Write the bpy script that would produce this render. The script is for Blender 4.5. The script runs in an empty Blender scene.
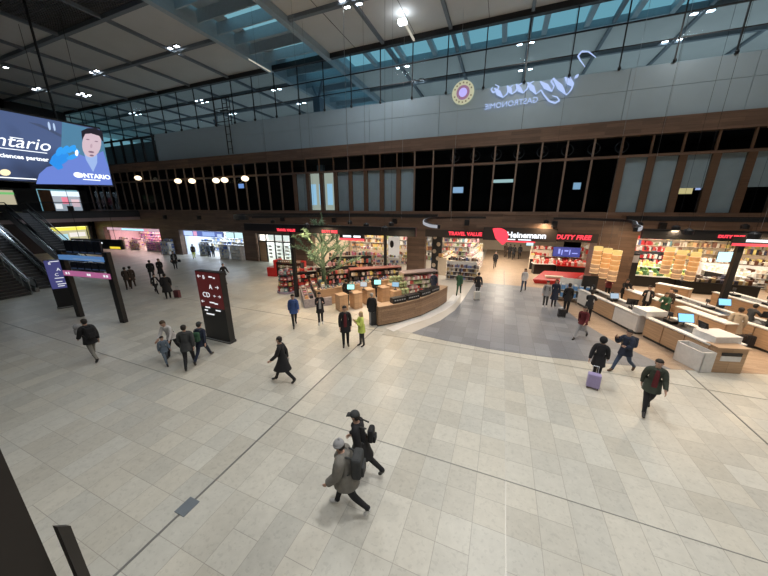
import bpy, bmesh, math, random
from mathutils import Vector, Matrix
random.seed(7)
R = math.radians
C = bpy.context.scene.collection
# ------------------------------------------------------------------ camera
CAMH = 6.0
FPX = 288.0
TH = R(15.7); YAW = R(21.8)
cam_d = bpy.data.cameras.new('camera'); cam = bpy.data.objects.new('camera', cam_d); C.objects.link(cam)
cam_d.sensor_fit = 'HORIZONTAL'; cam_d.sensor_width = 36; cam_d.lens = FPX*36/768
cam.location = (0, 0, CAMH); cam.rotation_euler = (math.pi/2-TH, 0, YAW)
cam_d.clip_end = 300; cam_d.clip_start = 0.05
bpy.context.scene.camera = cam
_F = Vector((-math.sin(YAW)*math.cos(TH), math.cos(YAW)*math.cos(TH), -math.sin(TH)))
_R = Vector((math.cos(YAW), math.sin(YAW), 0)); _U = _R.cross(_F)
def ray(x, y): return _F*FPX + _R*(x-384) - _U*(y-288)
def F(x, y, z=0.0):
    d = ray(x, y); t = (z-CAMH)/d.z; return Vector((0, 0, CAMH))+d*t
def PY(x, y, Y):
    d = ray(x, y); return Vector((0, 0, CAMH))+d*(Y/d.y)
def PX(x, y, X):
    d = ray(x, y); return Vector((0, 0, CAMH))+d*(X/d.x)
vs = bpy.context.scene.view_settings
vs.view_transform = 'Standard'; vs.look = 'None'; vs.gamma = 1; vs.exposure = 0.0; vs.use_curve_mapping = False

# ------------------------------------------------------------------ materials
MATS = {}
def mat(name, col, rough=.6, metal=0, emit=None, es=1.0, noise=.12, nscale=6, bump=0, coat=0):
    if name in MATS: return MATS[name]
    m = bpy.data.materials.new(name); m.use_nodes = True; nt = m.node_tree; b = nt.nodes['Principled BSDF']
    b.inputs['Roughness'].default_value = rough; b.inputs['Metallic'].default_value = metal
    b.inputs['Base Color'].default_value = (*col, 1)
    if coat: b.inputs['Coat Weight'].default_value = coat
    if emit:
        b.inputs['Emission Color'].default_value = (*emit, 1); b.inputs['Emission Strength'].default_value = es
    if noise:
        tc = nt.nodes.new('ShaderNodeTexCoord'); n = nt.nodes.new('ShaderNodeTexNoise')
        n.inputs['Scale'].default_value = nscale; nt.links.new(tc.outputs['Object'], n.inputs['Vector'])
        r = nt.nodes.new('ShaderNodeMapRange'); r.inputs['To Min'].default_value = 1-noise; r.inputs['To Max'].default_value = 1+noise
        nt.links.new(n.outputs['Fac'], r.inputs['Value'])
        v = nt.nodes.new('ShaderNodeVectorMath'); v.operation = 'SCALE'; v.inputs[0].default_value = col
        nt.links.new(r.outputs[0], v.inputs['Scale']); nt.links.new(v.outputs[0], b.inputs['Base Color'])
        if bump:
            bp = nt.nodes.new('ShaderNodeBump'); bp.inputs['Strength'].default_value = bump; bp.inputs['Distance'].default_value = .02
            nt.links.new(n.outputs['Fac'], bp.inputs['Height']); nt.links.new(bp.outputs[0], b.inputs['Normal'])
    MATS[name] = m; return m
def wood(name, c1, c2, sx=.35, sz=6, rough=.5, rot=(0, 0, 0), plank=(1.2, .18)):
    m = bpy.data.materials.new(name); m.use_nodes = True; nt = m.node_tree; b = nt.nodes['Principled BSDF']; L = nt.links
    tc = nt.nodes.new('ShaderNodeTexCoord'); mp = nt.nodes.new('ShaderNodeMapping'); mp.inputs['Rotation'].default_value = rot
    L.new(tc.outputs['Object'], mp.inputs['Vector'])
    br = nt.nodes.new('ShaderNodeTexBrick'); br.inputs['Scale'].default_value = 1; br.inputs['Brick Width'].default_value = plank[0]
    br.inputs['Row Height'].default_value = plank[1]; br.inputs['Mortar Size'].default_value = .004; br.inputs['Bias'].default_value = 0
    br.inputs['Color1'].default_value = (*c1, 1); br.inputs['Color2'].default_value = (*c2, 1)
    br.inputs['Mortar'].default_value = (c2[0]*.5, c2[1]*.5, c2[2]*.5, 1)
    L.new(mp.outputs[0], br.inputs['Vector'])
    m2 = nt.nodes.new('ShaderNodeMapping'); m2.inputs['Scale'].default_value = (sx, sz, sz); L.new(mp.outputs[0], m2.inputs['Vector'])
    n = nt.nodes.new('ShaderNodeTexNoise'); n.inputs['Scale'].default_value = 3; n.inputs['Detail'].default_value = 4; L.new(m2.outputs[0], n.inputs['Vector'])
    r = nt.nodes.new('ShaderNodeMapRange'); r.inputs['To Min'].default_value = .6; r.inputs['To Max'].default_value = 1.4; L.new(n.outputs['Fac'], r.inputs['Value'])
    v = nt.nodes.new('ShaderNodeVectorMath'); v.operation = 'SCALE'; L.new(br.outputs['Color'], v.inputs[0]); L.new(r.outputs[0], v.inputs['Scale'])
    L.new(v.outputs[0], b.inputs['Base Color']); b.inputs['Roughness'].default_value = rough
    MATS[name] = m; return m
def tiles(name, size, base, var, mortar, rough, merge=.35, jw=.012, mott=.1, tint=(1, .96, .9)):
    """stone tile floor: square tiles of size metres, some joined into double ones; world aligned"""
    m = bpy.data.materials.new(name); m.use_nodes = True; nt = m.node_tree; b = nt.nodes['Principled BSDF']; L = nt.links; N = nt.nodes.new
    def M(op, a, c=None, clamp=False):
        n = N('ShaderNodeMath'); n.operation = op; n.use_clamp = clamp
        for i, q in enumerate((a, c)):
            if q is None: continue
            if isinstance(q, (int, float)): n.inputs[i].default_value = q
            else: L.new(q, n.inputs[i])
        return n.outputs[0]
    tc = N('ShaderNodeTexCoord'); sp = N('ShaderNodeSeparateXYZ'); L.new(tc.outputs['Object'], sp.inputs[0])
    u = M('DIVIDE', M('SUBTRACT', sp.outputs[0], .66), size); v = M('DIVIDE', M('SUBTRACT', sp.outputs[1], 5.80), size)
    iu = M('FLOOR', u); iv = M('FLOOR', v); iv2 = M('FLOOR', M('MULTIPLY', v, .5))
    def wn(a, c, w):
        cb = N('ShaderNodeCombineXYZ'); L.new(a, cb.inputs[0]); L.new(c, cb.inputs[1]); cb.inputs[2].default_value = w
        n = N('ShaderNodeTexWhiteNoise'); n.noise_dimensions = '3D'; L.new(cb.outputs[0], n.inputs['Vector']); return n.outputs['Value']
    mg = M('GREATER_THAN', wn(iu, iv2, 3.3), 1-merge)
    nm = M('SUBTRACT', 1.0, mg)
    r1 = wn(iu, iv, 1.7); r2 = wn(iu, iv2, 9.1)
    rnd = M('ADD', M('MULTIPLY', r1, nm), M('MULTIPLY', r2, mg))
    du = M('MULTIPLY', M('SUBTRACT', .5, M('ABSOLUTE', M('SUBTRACT', M('FRACT', u), .5))), size)
    dv1 = M('MULTIPLY', M('SUBTRACT', .5, M('ABSOLUTE', M('SUBTRACT', M('FRACT', v), .5))), size)
    dv2 = M('MULTIPLY', M('SUBTRACT', .5, M('ABSOLUTE', M('SUBTRACT', M('FRACT', M('MULTIPLY', v, .5)), .5))), size*2)
    dv = M('ADD', M('MULTIPLY', dv1, nm), M('MULTIPLY', dv2, mg))
    j = M('LESS_THAN', M('MINIMUM', du, dv), jw*.5)
    n1 = N('ShaderNodeTexNoise'); n1.inputs['Scale'].default_value = 5; n1.inputs['Detail'].default_value = 6; n1.inputs['Roughness'].default_value = .65
    cb = N('ShaderNodeCombineXYZ'); L.new(M('ADD', sp.outputs[0], M('MULTIPLY', rnd, 30)), cb.inputs[0]); L.new(sp.outputs[1], cb.inputs[1]); L.new(M('MULTIPLY', rnd, 7), cb.inputs[2])
    L.new(cb.outputs[0], n1.inputs['Vector'])
    n2 = N('ShaderNodeTexNoise'); n2.inputs['Scale'].default_value = 14; n2.inputs['Detail'].default_value = 3; L.new(cb.outputs[0], n2.inputs['Vector'])
    spot = M('MULTIPLY', M('GREATER_THAN', n2.outputs['Fac'], .60), .09)
    mot = M('MULTIPLY', M('SUBTRACT', n1.outputs['Fac'], .5), mott*2)
    br = M('SUBTRACT', M('ADD', M('ADD', 1-var, M('MULTIPLY', rnd, 2*var)), mot), spot)
    c = N('ShaderNodeVectorMath'); c.operation = 'SCALE'; L.new(br, c.inputs['Scale'])
    mc = N('ShaderNodeMix'); mc.data_type = 'RGBA'; mc.inputs[6].default_value = (*base, 1); mc.inputs[7].default_value = (base[0]*tint[0], base[1]*tint[1], base[2]*tint[2], 1)
    L.new(wn(iu, iv2, 5.2), mc.inputs[0]); L.new(mc.outputs[2], c.inputs[0])
    mx = N('ShaderNodeMix'); mx.data_type = 'RGBA'; L.new(j, mx.inputs[0]); L.new(c.outputs[0], mx.inputs[6]); mx.inputs[7].default_value = (*mortar, 1)
    L.new(mx.outputs[2], b.inputs['Base Color']); L.new(M('ADD', rough-.06, M('MULTIPLY', n1.outputs['Fac'], .12)), b.inputs['Roughness'])
    MATS[name] = m; return m
def glass(name, col, tr, rough=.03):
    m = bpy.data.materials.new(name); m.use_nodes = True; nt = m.node_tree; nt.nodes.remove(nt.nodes['Principled BSDF']); L = nt.links
    t = nt.nodes.new('ShaderNodeBsdfTransparent'); t.inputs[0].default_value = (*col, 1)
    g = nt.nodes.new('ShaderNodeBsdfGlossy'); g.inputs['Roughness'].default_value = rough; g.inputs['Color'].default_value = (.8, .85, .9, 1)
    x = nt.nodes.new('ShaderNodeMixShader'); fr = nt.nodes.new('ShaderNodeLayerWeight'); fr.inputs['Blend'].default_value = tr
    L.new(fr.outputs['Fresnel'], x.inputs[0]); L.new(t.outputs[0], x.inputs[1]); L.new(g.outputs[0], x.inputs[2])
    L.new(x.outputs[0], nt.nodes['Material Output'].inputs[0]); MATS[name] = m; return m
def em(name, col, s=1.0, base=(.02, .02, .02)):
    return mat(name, base, .5, 0, col, s, noise=0)

stone = tiles('stone_tiles', .6125, (.53, .52, .47), .10, (.34, .32, .28), .36, mott=.16, jw=.010, tint=(1, .97, .93))
slate = tiles('slate_tiles', .6125, (.215, .225, .245), .16, (.13, .135, .15), .42, merge=.2, mott=.12, tint=(1, 1, 1.02))
oak_floor = wood('oak_floor', (.47, .35, .25), (.39, .28, .20), plank=(1.4, .16), rough=.42)
wal = wood('walnut_planks', (.19, .12, .085), (.12, .078, .057), rot=(R(90), 0, 0), plank=(1.9, .22), rough=.42)
wal_v = wood('walnut_plain', (.15, .088, .055), (.11, .064, .04), plank=(9, 9), rough=.45)
oak = wood('oak_panel', (.50, .33, .20), (.42, .265, .155), rot=(R(90), 0, 0), plank=(3, 3), rough=.45)
black = mat('black_metal', (.012, .012, .014), .4)
dark = mat('dark_paint', (.03, .032, .036), .5)
char = mat('charcoal', (.06, .063, .07), .5)
steel = mat('brushed_steel', (.45, .47, .5), .3, 1, nscale=30)
white = mat('white_laminate', (.75, .74, .72), .4)
marble = mat('pale_marble', (.70, .69, .68), .35, noise=.14, nscale=9)
cream = mat('cream_wall', (.72, .62, .5), .6)
grey_metal = mat('parapet_panel', (.42, .53, .60), .36, .2, noise=.05, nscale=1.2)
ceil_p = mat('ceiling_panel', (.58, .59, .58), .8, noise=.06, nscale=.8)
beam_m = mat('ceiling_beam', (.17, .2, .23), .6)
sky_m = mat('skylight_baffle', (.35, .44, .5), .5)
glass_d = glass('dark_glass', (.84, .88, .9), .05)
glass_c = glass('clear_glass', (.86, .93, .96), .05)
red = mat('red_lacquer', (.50, .02, .02), .4)

# ------------------------------------------------------------------ object helpers
def tag(o, label=None, cat=None, group=None, kind=None):
    if label: o['label'] = label
    if cat: o['category'] = cat
    if group: o['group'] = group
    if kind: o['kind'] = kind
    return o
def empty(name, loc=(0, 0, 0), rz=0, label=None, cat=None, group=None):
    o = bpy.data.objects.new(name, None); C.objects.link(o); o.location = loc; o.rotation_euler = (0, 0, rz); o.empty_display_size = .2
    return tag(o, label, cat, group)
class MB:
    def __init__(s): s.v = []; s.f = []; s.mi = []; s.cur = 0
    def quad(s, *ps):
        n = len(s.v); s.v += [tuple(p) for p in ps]; s.f.append(tuple(range(n, n+len(ps)))); s.mi.append(s.cur); return s
    def box(s, c, d, rz=0, M=None):
        n = len(s.v); cx, cy, cz = c; a, b, e = d[0]/2, d[1]/2, d[2]/2; co, si = math.cos(rz), math.sin(rz)
        for z in (-e, e):
            for x, y in ((-a, -b), (a, -b), (a, b), (-a, b)):
                p = Vector((cx+x*co-y*si, cy+x*si+y*co, cz+z)) if M is None else M@Vector((cx+x, cy+y, cz+z))
                s.v.append(tuple(p))
        for q in ((0, 3, 2, 1), (4, 5, 6, 7), (0, 1, 5, 4), (1, 2, 6, 5), (2, 3, 7, 6), (3, 0, 4, 7)):
            s.f.append(tuple(n+i for i in q)); s.mi.append(s.cur)
        return s
    def rng(s, x0, x1, y0, y1, z0, z1): return s.box(((x0+x1)/2, (y0+y1)/2, (z0+z1)/2), (abs(x1-x0), abs(y1-y0), abs(z1-z0)))
    def tube(s, p, q, r, r2=None, n=10, cap=True):
        p, q = Vector(p), Vector(q); r2 = r if r2 is None else r2; d = (q-p).normalized()
        a = d.orthogonal().normalized(); b = d.cross(a); k = len(s.v)
        for c, rr in ((p, r), (q, r2)):
            for i in range(n):
                t = 2*math.pi*i/n; s.v.append(tuple(c+(a*math.cos(t)+b*math.sin(t))*rr))
        for i in range(n): s.f.append((k+i, k+(i+1) % n, k+n+(i+1) % n, k+n+i)); s.mi.append(s.cur)
        if cap:
            s.f.append(tuple(k+i for i in reversed(range(n)))); s.mi.append(s.cur)
            s.f.append(tuple(k+n+i for i in range(n))); s.mi.append(s.cur)
        return s
    def lathe(s, prof, c=(0, 0, 0), n=16):
        k = len(s.v)
        for r, z in prof:
            for i in range(n):
                t = 2*math.pi*i/n; s.v.append((c[0]+r*math.cos(t), c[1]+r*math.sin(t), c[2]+z))
        for j in range(len(prof)-1):
            for i in range(n):
                a = k+j*n; s.f.append((a+i, a+(i+1) % n, a+n+(i+1) % n, a+n+i)); s.mi.append(s.cur)
        s.f.append(tuple(k+i for i in reversed(range(n)))); s.mi.append(s.cur)
        a = k+(len(prof)-1)*n; s.f.append(tuple(a+i for i in range(n))); s.mi.append(s.cur)
        return s
    def ball(s, c, r, n=12, m=8, z0=-1.0, z1=1.0):
        if isinstance(r, (int, float)): r = (r, r, r)
        k = len(s.v); ph0, ph1 = math.asin(z0), math.asin(z1)
        for j in range(m+1):
            ph = ph0+(ph1-ph0)*j/m
            for i in range(n):
                t = 2*math.pi*i/n; s.v.append((c[0]+r[0]*math.cos(ph)*math.cos(t), c[1]+r[1]*math.cos(ph)*math.sin(t), c[2]+r[2]*math.sin(ph)))
        for j in range(m):
            for i in range(n):
                a = k+j*n; s.f.append((a+i, a+(i+1) % n, a+n+(i+1) % n, a+n+i)); s.mi.append(s.cur)
        return s
    def prism(s, pts, z0, z1):
        k = len(s.v); n = len(pts)
        for z in (z0, z1):
            for x, y in pts: s.v.append((x, y, z))
        s.f.append(tuple(k+i for i in reversed(range(n)))); s.mi.append(s.cur)
        s.f.append(tuple(k+n+i for i in range(n))); s.mi.append(s.cur)
        for i in range(n): s.f.append((k+i, k+(i+1) % n, k+n+(i+1) % n, k+n+i)); s.mi.append(s.cur)
        return s
    def mesh(s, name, mats, smooth=False):
        me = bpy.data.meshes.new(name); me.from_pydata(s.v, [], s.f)
        for m in (mats if isinstance(mats, (list, tuple)) else [mats]): me.materials.append(m)
        for p, i in zip(me.polygons, s.mi): p.material_index = i; p.use_smooth = smooth
        me.update(); return me
    def build(s, name, mats, parent=None, smooth=False, bevel=0):
        o = bpy.data.objects.new(name, s.mesh(name, mats, smooth)); C.objects.link(o)
        if parent is not None: o.parent = parent
        if bevel:
            b = o.modifiers.new('b', 'BEVEL'); b.width = bevel; b.segments = 2; b.limit_method = 'ANGLE'
        return o
def struct(o): o['kind'] = 'structure'; return o
def copy_tree(o, parent=None):
    c = o.copy(); C.objects.link(c); c.parent = parent
    for ch in o.children: copy_tree(ch, c)
    return c
def text(name, s, size, mt, parent, loc, rot, ex=.006, mirror=False, shear=0, align='CENTER', bold=0):
    cu = bpy.data.curves.new(name, 'FONT'); cu.body = s; cu.size = size; cu.extrude = ex; cu.align_x = align; cu.align_y = 'CENTER'; cu.shear = shear; cu.offset = bold
    cu.resolution_u = 3
    t = bpy.data.objects.new(name, cu); C.objects.link(t)
    dg = bpy.context.evaluated_depsgraph_get(); me = bpy.data.meshes.new_from_object(t.evaluated_get(dg)); bpy.data.objects.remove(t); bpy.data.curves.remove(cu)
    me.name = name
    if mirror:
        for v in me.vertices: v.co.x *= -1
        me.flip_normals()
    me.materials.clear(); me.materials.append(mt)
    o = bpy.data.objects.new(name, me); C.objects.link(o); o.parent = parent; o.location = loc; o.rotation_euler = rot
    return o
# ------------------------------------------------------------------ people
SKIN = [mat('skin_light', (.55, .34, .25), .55, noise=.05), mat('skin_tan', (.36, .21, .14), .55, noise=.05)]
def cloth(name, c, rough=.85, bump=.4): return mat(name, c, rough, noise=.2, nscale=14, bump=bump)
CL = dict(black=cloth('cloth_black', (.014, .014, .017)), navy=cloth('cloth_navy', (.02, .028, .055)), grey=cloth('cloth_grey', (.20, .19, .17)),
    dgrey=cloth('cloth_dark_grey', (.045, .048, .05)), olive=cloth('cloth_olive', (.045, .055, .04)), burg=cloth('cloth_burgundy', (.12, .015, .02)),
    white=cloth('cloth_white', (.62, .6, .6)), blue=cloth('cloth_blue', (.045, .09, .26)), jeans=cloth('cloth_jeans', (.05, .075, .13)),
    lime=cloth('cloth_lime', (.62, .72, .16)), beige=cloth('cloth_beige', (.42, .34, .25)), lgrey=cloth('cloth_light_grey', (.33, .33, .34)),
    green=cloth('cloth_green', (.03, .09, .05)), red=cloth('cloth_red', (.4, .03, .03)), brown=cloth('cloth_brown', (.06, .04, .03)),
    bgrey=cloth('cloth_blue_grey', (.13, .17, .22)), pink=cloth('cloth_pink', (.6, .3, .34)), teal=cloth('cloth_teal', (.25, .45, .4)))
HAIR = dict(dark=mat('hair_dark', (.018, .013, .01), .6, nscale=40, bump=.5), brown=mat('hair_brown', (.07, .04, .02), .6, nscale=40, bump=.5),
    blond=mat('hair_blond', (.45, .33, .16), .6, nscale=40, bump=.5), grey=mat('hair_grey', (.3, .3, .3), .6, nscale=40, bump=.5))
shoe_b = mat('shoe_black', (.02, .018, .018), .4); shoe_w = mat('shoe_white', (.7, .7, .7), .5); shoe_n = mat('shoe_brown', (.12, .07, .04), .5)
eye_m = mat('eye_dark', (.02, .015, .01), .2); lip_m = mat('lips', (.35, .13, .11), .5)
def rotx(v, a):   # a>0 swings a downward vector forward (+y)
    return Vector((v.x, v.y*math.cos(a)-v.z*math.sin(a), v.y*math.sin(a)+v.z*math.cos(a)))
POSES = dict(
    stand=dict(th=(4, -3), kn=(2, 3), arm=((4, 9, 14), (-2, 9, 18)), lean=1),
    walk=dict(th=(26, -17), kn=(6, 22), arm=((-22, 8, 16), (22, 8, 28)), lean=4),
    stride=dict(th=(33, -24), kn=(4, 30), arm=((-26, 10, 20), (26, 10, 35)), lean=7),
    stride2=dict(th=(22, -22), kn=(8, 26), arm=((-14, 10, 14), (10, 10, 35)), lean=9),
    phone=dict(th=(4, -4), kn=(3, 3), arm=((28, 8, 95), (24, 8, 95)), lean=2),
    reach=dict(th=(10, -8), kn=(4, 8), arm=((48, 6, 40), (40, 6, 50)), lean=14),
    bend=dict(th=(22, -14), kn=(10, 18), arm=((22, 8, 25), (14, 8, 20)), lean=24),
    pull=dict(th=(20, -14), kn=(6, 18), arm=((-28, 12, 5), (16, 8, 22)), lean=4),
    drink=dict(th=(28, -22), kn=(6, 28), arm=((38, 14, 110), (20, 10, 80)), lean=3))
def person(loc, head, label, pose='stand', h=1.74, top='black', legs='black', hair='dark', hat=None, coat=.18, puff=.018, shirt=None,
           shoes=None, skin=0, near=False, group=None, longhair=False, hood=False, wide=1.0, skirt=False, mir=False):
    P = POSES[pose]; k = h/1.75
    root = empty('person', (loc[0], loc[1], 0), head-math.pi/2, label, 'person', group)
    V = []; E_ = []; RR = []; Z = []
    def add(p, r, par, z):
        V.append(Vector(p)); RR.append(r); Z.append(z)
        if par is not None: E_.append((par, len(V)-1))
        return len(V)-1
    u = rotx(Vector((0, 0, -1)), R(-P['lean'])); u = Vector((0, math.sin(R(P['lean'])), math.cos(R(P['lean']))))
    fwd = Vector((0, math.cos(R(P['lean'])), -math.sin(R(P['lean']))))
    pel = add((0, 0, 0), .135*wide, None, 'pelvis')
    wai = add(u*.16, .118*wide, pel, 'torso'); che = add(u*.34, .135*wide, wai, 'torso'); nl = add(u*.47, .10, che, 'torso')
    nk = add(u*.545+fwd*.01, .052, nl, 'neck'); h0 = add(u*.62+fwd*.02, .07, nk, 'head'); h1 = add(u*.70+fwd*.018, .088, h0, 'head'); h2 = add(u*.765+fwd*.008, .066, h1, 'head')
    sh = (1, -1) if not mir else (-1, 1)
    hands = []
    for sgn, (fa, ab, eb) in zip(sh, P['arm']):
        s0 = add(u*.455+Vector((sgn*.165*wide, 0, 0)), .062*wide, nl, 'arm')
        d = rotx(Vector((sgn*math.sin(R(ab)), 0, -math.cos(R(ab)))), R(fa-P['lean']*0))
        el = add(V[s0]+d*.28, .045*wide, s0, 'arm')
        inw = -.25 if eb > 60 else -.05
        d2 = rotx(Vector((sgn*math.sin(R(ab*.4))+sgn*inw, 0, -math.cos(R(ab)))).normalized(), R(fa+eb))
        wr = add(V[el]+d2*.245, .027, el, 'arm')
        pm = add(V[wr]+d2*.075, .034, wr, 'hand')
        hands.append(V[pm].copy())
        if near:
            side = d2.cross(Vector((1, 0, 0))).normalized() if abs(d2.x) < .9 else Vector((0, 0, 1))
            inn = Vector((-sgn, 0, 0))
            for q, ln in zip((-.030, -.010, .010, .030), (.050, .062, .067, .056)):
                a = add(V[pm]+d2*.035+side*q, .0095, pm, 'hand'); b_ = add(V[a]+d2*ln*.6+inn*.008, .0085, a, 'hand'); add(V[b_]+d2*ln*.45+inn*.02, .007, b_, 'hand')
            a = add(V[wr]+d2*.04+side*.042, .011, pm, 'hand'); add(V[a]+d2*.045+side*.015+inn*.01, .009, a, 'hand')
        else:
            add(V[pm]+d2*.07, .022, pm, 'hand')
    lows = []
    for sgn, th, kn in zip(sh, P['th'], P['kn']):
        hp = add(Vector((sgn*.085*wide, 0, -.05)), .088*wide, pel, 'leg')
        d = rotx(Vector((0, 0, -1)), R(th)); kne = add(V[hp]+d*.42, .056*wide, hp, 'leg')
        d2 = rotx(Vector((0, 0, -1)), R(th-kn)); an = add(V[kne]+d2*.41, .038, kne, 'leg')
        tip = R(min(0, (th-kn)*.8))
        fd = Vector((sgn*.12, math.cos(tip), math.sin(tip))).normalized(); dn = Vector((0, math.sin(tip), -math.cos(tip)))
        hl = add(V[an]+dn*.035-fd*.03, .036, an, 'foot'); bl = add(V[an]+dn*.048+fd*.10, .038, an, 'foot'); to = add(V[bl]+fd*.07+dn*.004, .026, bl, 'foot')
        lows += [V[hl].z-.036, V[bl].z-.038, V[to].z-.026]
    zoff = -min(lows)
    me = bpy.data.meshes.new('body'); me.from_pydata([tuple(v) for v in V], E_, [])
    o = bpy.data.objects.new('tmp', me); C.objects.link(o)
    sm = o.modifiers.new('s', 'SKIN'); sm.use_smooth_shade = True; sm.branch_smoothing = .3
    for i, r in enumerate(RR): me.skin_vertices[0].data[i].radius = (r, r)
    me.skin_vertices[0].data[0].use_root = True
    ss = o.modifiers.new('ss', 'SUBSURF'); ss.levels = 2 if near else 1; ss.render_levels = ss.levels
    dg = bpy.context.evaluated_depsgraph_get(); bm_ = bpy.data.meshes.new_from_object(o.evaluated_get(dg)); bpy.data.objects.remove(o); bpy.data.meshes.remove(me)
    # zones by nearest bone
    segs = [(V[a], V[b], Z[b] if Z[b] != 'arm' or Z[a] == 'arm' else 'torso') for a, b in E_]
    def zone(c):
        best = 9; zz = 'torso'
        for a, b, z in segs:
            ab = b-a; t = max(0, min(1, (c-a).dot(ab)/max(ab.length_squared, 1e-9))); d = (c-a-ab*t).length
            if d < best: best = d; zz = z
        return zz
    fz = [zone(p.center) for p in bm_.polygons]
    hc = u*.70+fwd*.018
    for v in bm_.vertices:   # flatter chest, nose, chin
        c = v.co
        t = c.dot(u)
        if 0 < t < .5 and abs(c.x) < .2: 
            f_ = (c-u*t).dot(fwd); v.co = c-fwd*f_*.18
        d = c-hc
        if abs(d.x) < .022 and d.dot(fwd) > .05 and abs(d.dot(u)+.005) < .022: v.co = c+fwd*.022
    vz = [set() for _ in bm_.vertices]
    for p, z in zip(bm_.polygons, fz):
        for vi in p.vertices: vz[vi].add(z)
    S = Matrix.Translation((0, 0, zoff*k))@Matrix.Scale(k, 4)
    norms = [Vector(n.vector) for n in bm_.vertex_normals]
    def shell(zones, infl, keep=lambda c: True):
        mp = {}; vv = []; ff = []
        for p, z in zip(bm_.polygons, fz):
            if z in zones and keep(p.center):
                q = []
                for vi in p.vertices:
                    if vi not in mp:
                        co = bm_.vertices[vi].co+norms[vi]*infl; mp[vi] = len(vv); vv.append(S@co)
                    q.append(mp[vi])
                ff.append(q)
        m = MB(); m.v = [tuple(x) for x in vv]; m.f = [tuple(x) for x in ff]; m.mi = [0]*len(ff); return m
    j = shell(('torso', 'arm'), puff, lambda c: True)
    pelv = shell(('pelvis',), puff)
    n0 = len(j.v); j.v += pelv.v; j.f += [tuple(i+n0 for i in f) for f in pelv.f]; j.mi += [0]*len(pelv.f)
    # hem: elliptical flare following the thighs
    prof = [(.155*wide+puff, .16, .02), (.165*wide+puff, .02, 0), (.175*wide+puff, -coat*.5, 0), (.185*wide+puff+.15*max(0, coat-.2), -coat, 0)]
    kk = len(j.v); n = 16; sp = (R(P['th'][0])+R(P['th'][1]))/2; spread = abs(math.sin(R(P['th'][0]))-math.sin(R(P['th'][1])))*.5
    for r, z, _ in prof:
        for i in range(n):
            t = 2*math.pi*i/n; c = (u*z if z > 0 else rotx(Vector((0, 0, -1)), sp)*(-z)); dz = max(0, -z)
            j.v.append(tuple(S@(c+Vector((r*math.cos(t), r*.80*math.sin(t)+dz*spread*math.sin(t)*.8, 0)))))
    for a in range(len(prof)-1):
        for i in range(n): b0 = kk+a*n; j.f.append((b0+n+i, b0+n+(i+1) % n, b0+(i+1) % n, b0+i)); j.mi.append(0)
    # collar
    kk = len(j.v)
    for r, z in ((.10+puff, .49), (.068+puff*.5, .56), (.06, .53)):
        for i in range(n): t = 2*math.pi*i/n; j.v.append(tuple(S@(u*z+Vector((1, 0, 0))*r*math.cos(t)+fwd*r*math.sin(t))))
    for a in range(2):
        for i in range(n): b0 = kk+a*n; j.f.append((b0+i, b0+(i+1) % n, b0+n+(i+1) % n, b0+n+i)); j.mi.append(0)
    tr = shell(('leg', 'pelvis'), .012)
    if skirt:
        kk = len(tr.v)
        for r, z in ((.14, .05), (.18, -.2), (.2, -.42)):
            for i in range(n): t = 2*math.pi*i/n; tr.v.append(tuple(S@Vector((r*math.cos(t), r*.85*math.sin(t), z))))
        for a in range(2):
            for i in range(n): b0 = kk+a*n; tr.f.append((b0+n+i, b0+n+(i+1) % n, b0+(i+1) % n, b0+i)); tr.mi.append(0)
    shf = shell(('foot',), .008)
    for v in bm_.vertices: v.co = S@v.co
    bm_.materials.clear(); bm_.materials.append(SKIN[skin]); bm_.name = 'body'
    for p in bm_.polygons: p.use_smooth = True
    bo = bpy.data.objects.new('body', bm_); C.objects.link(bo); bo.parent = root
    jo = j.build('coat' if coat > .25 else 'jacket', CL[top], root, smooth=True)
    to_ = tr.build('skirt' if skirt else 'trousers', CL[legs], root, smooth=True)
    for sgn in (1, -1):
        q = MB(); mp = {}
        for f in shf.f:
            if sum(shf.v[i][0] for i in f)*sgn > 0:
                for i in f:
                    if i not in mp: mp[i] = len(q.v); q.v.append(shf.v[i])
                q.f.append(tuple(mp[i] for i in f)); q.mi.append(0)
        if q.f: q.build('shoe', shoes or shoe_b, root, smooth=True)
    if shirt:
        m = MB()
        for z, w in ((.50, .035), (.38, .06), (.2, .07), (0.02, .075), (-.04, .07)): pass
        kk = 0; rows = ((.515, .03, .085), (.40, .055, .150), (.25, .06, .150), (.08, .065, .155), (-.05, .06, .160))
        for z, w, d in rows:
            for q in (-1, -.5, 0, .5, 1): m.v.append(tuple(S@(u*z+Vector((w*q, 0, 0))+fwd*(d*wide*.82+puff+.018-abs(q)*.012))))
        for a in range(len(rows)-1):
            for i in range(4): m.f.append((a*5+i, (a+1)*5+i, (a+1)*5+i+1, a*5+i+1)); m.mi.append(0)
        m.build('shirt', CL[shirt], root, smooth=True)
    HM = S@Matrix.Translation(hc)@Matrix.Rotation(-R(P['lean']), 4, 'X')
    def hd(name, m, mt, sm_=True):
        m.v = [tuple(HM@Vector(v)) for v in m.v]; return m.build(name, mt, root, smooth=sm_)
    if hat == 'beanie':
        m = MB(); m.ball((0, -.008, .02), (.104, .112, .115), z0=.0); m.lathe([(.108, .0), (.112, .02), (.108, .045)], n=16); m.ball((0, -.03, .14), .03, 8, 5); hd('beanie', m, CL['lgrey' if top == 'grey' else 'dgrey'])
    elif hat == 'cap':
        m = MB(); m.ball((0, -.008, .025), (.102, .108, .1), z0=.0); m.box((0, .12, .03), (.13, .09, .012)); hd('cap', m, CL['dgrey'])
    elif hat == 'hood' or hood:
        m = MB(); m.ball((0, -.03, .01), (.12, .115, .135), 14, 10); hd('hood', m, CL[top])
        if hat == 'hood': m = MB(); m.ball((0, .055, .0), (.075, .045, .09)); hd('face', m, SKIN[skin])
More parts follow.
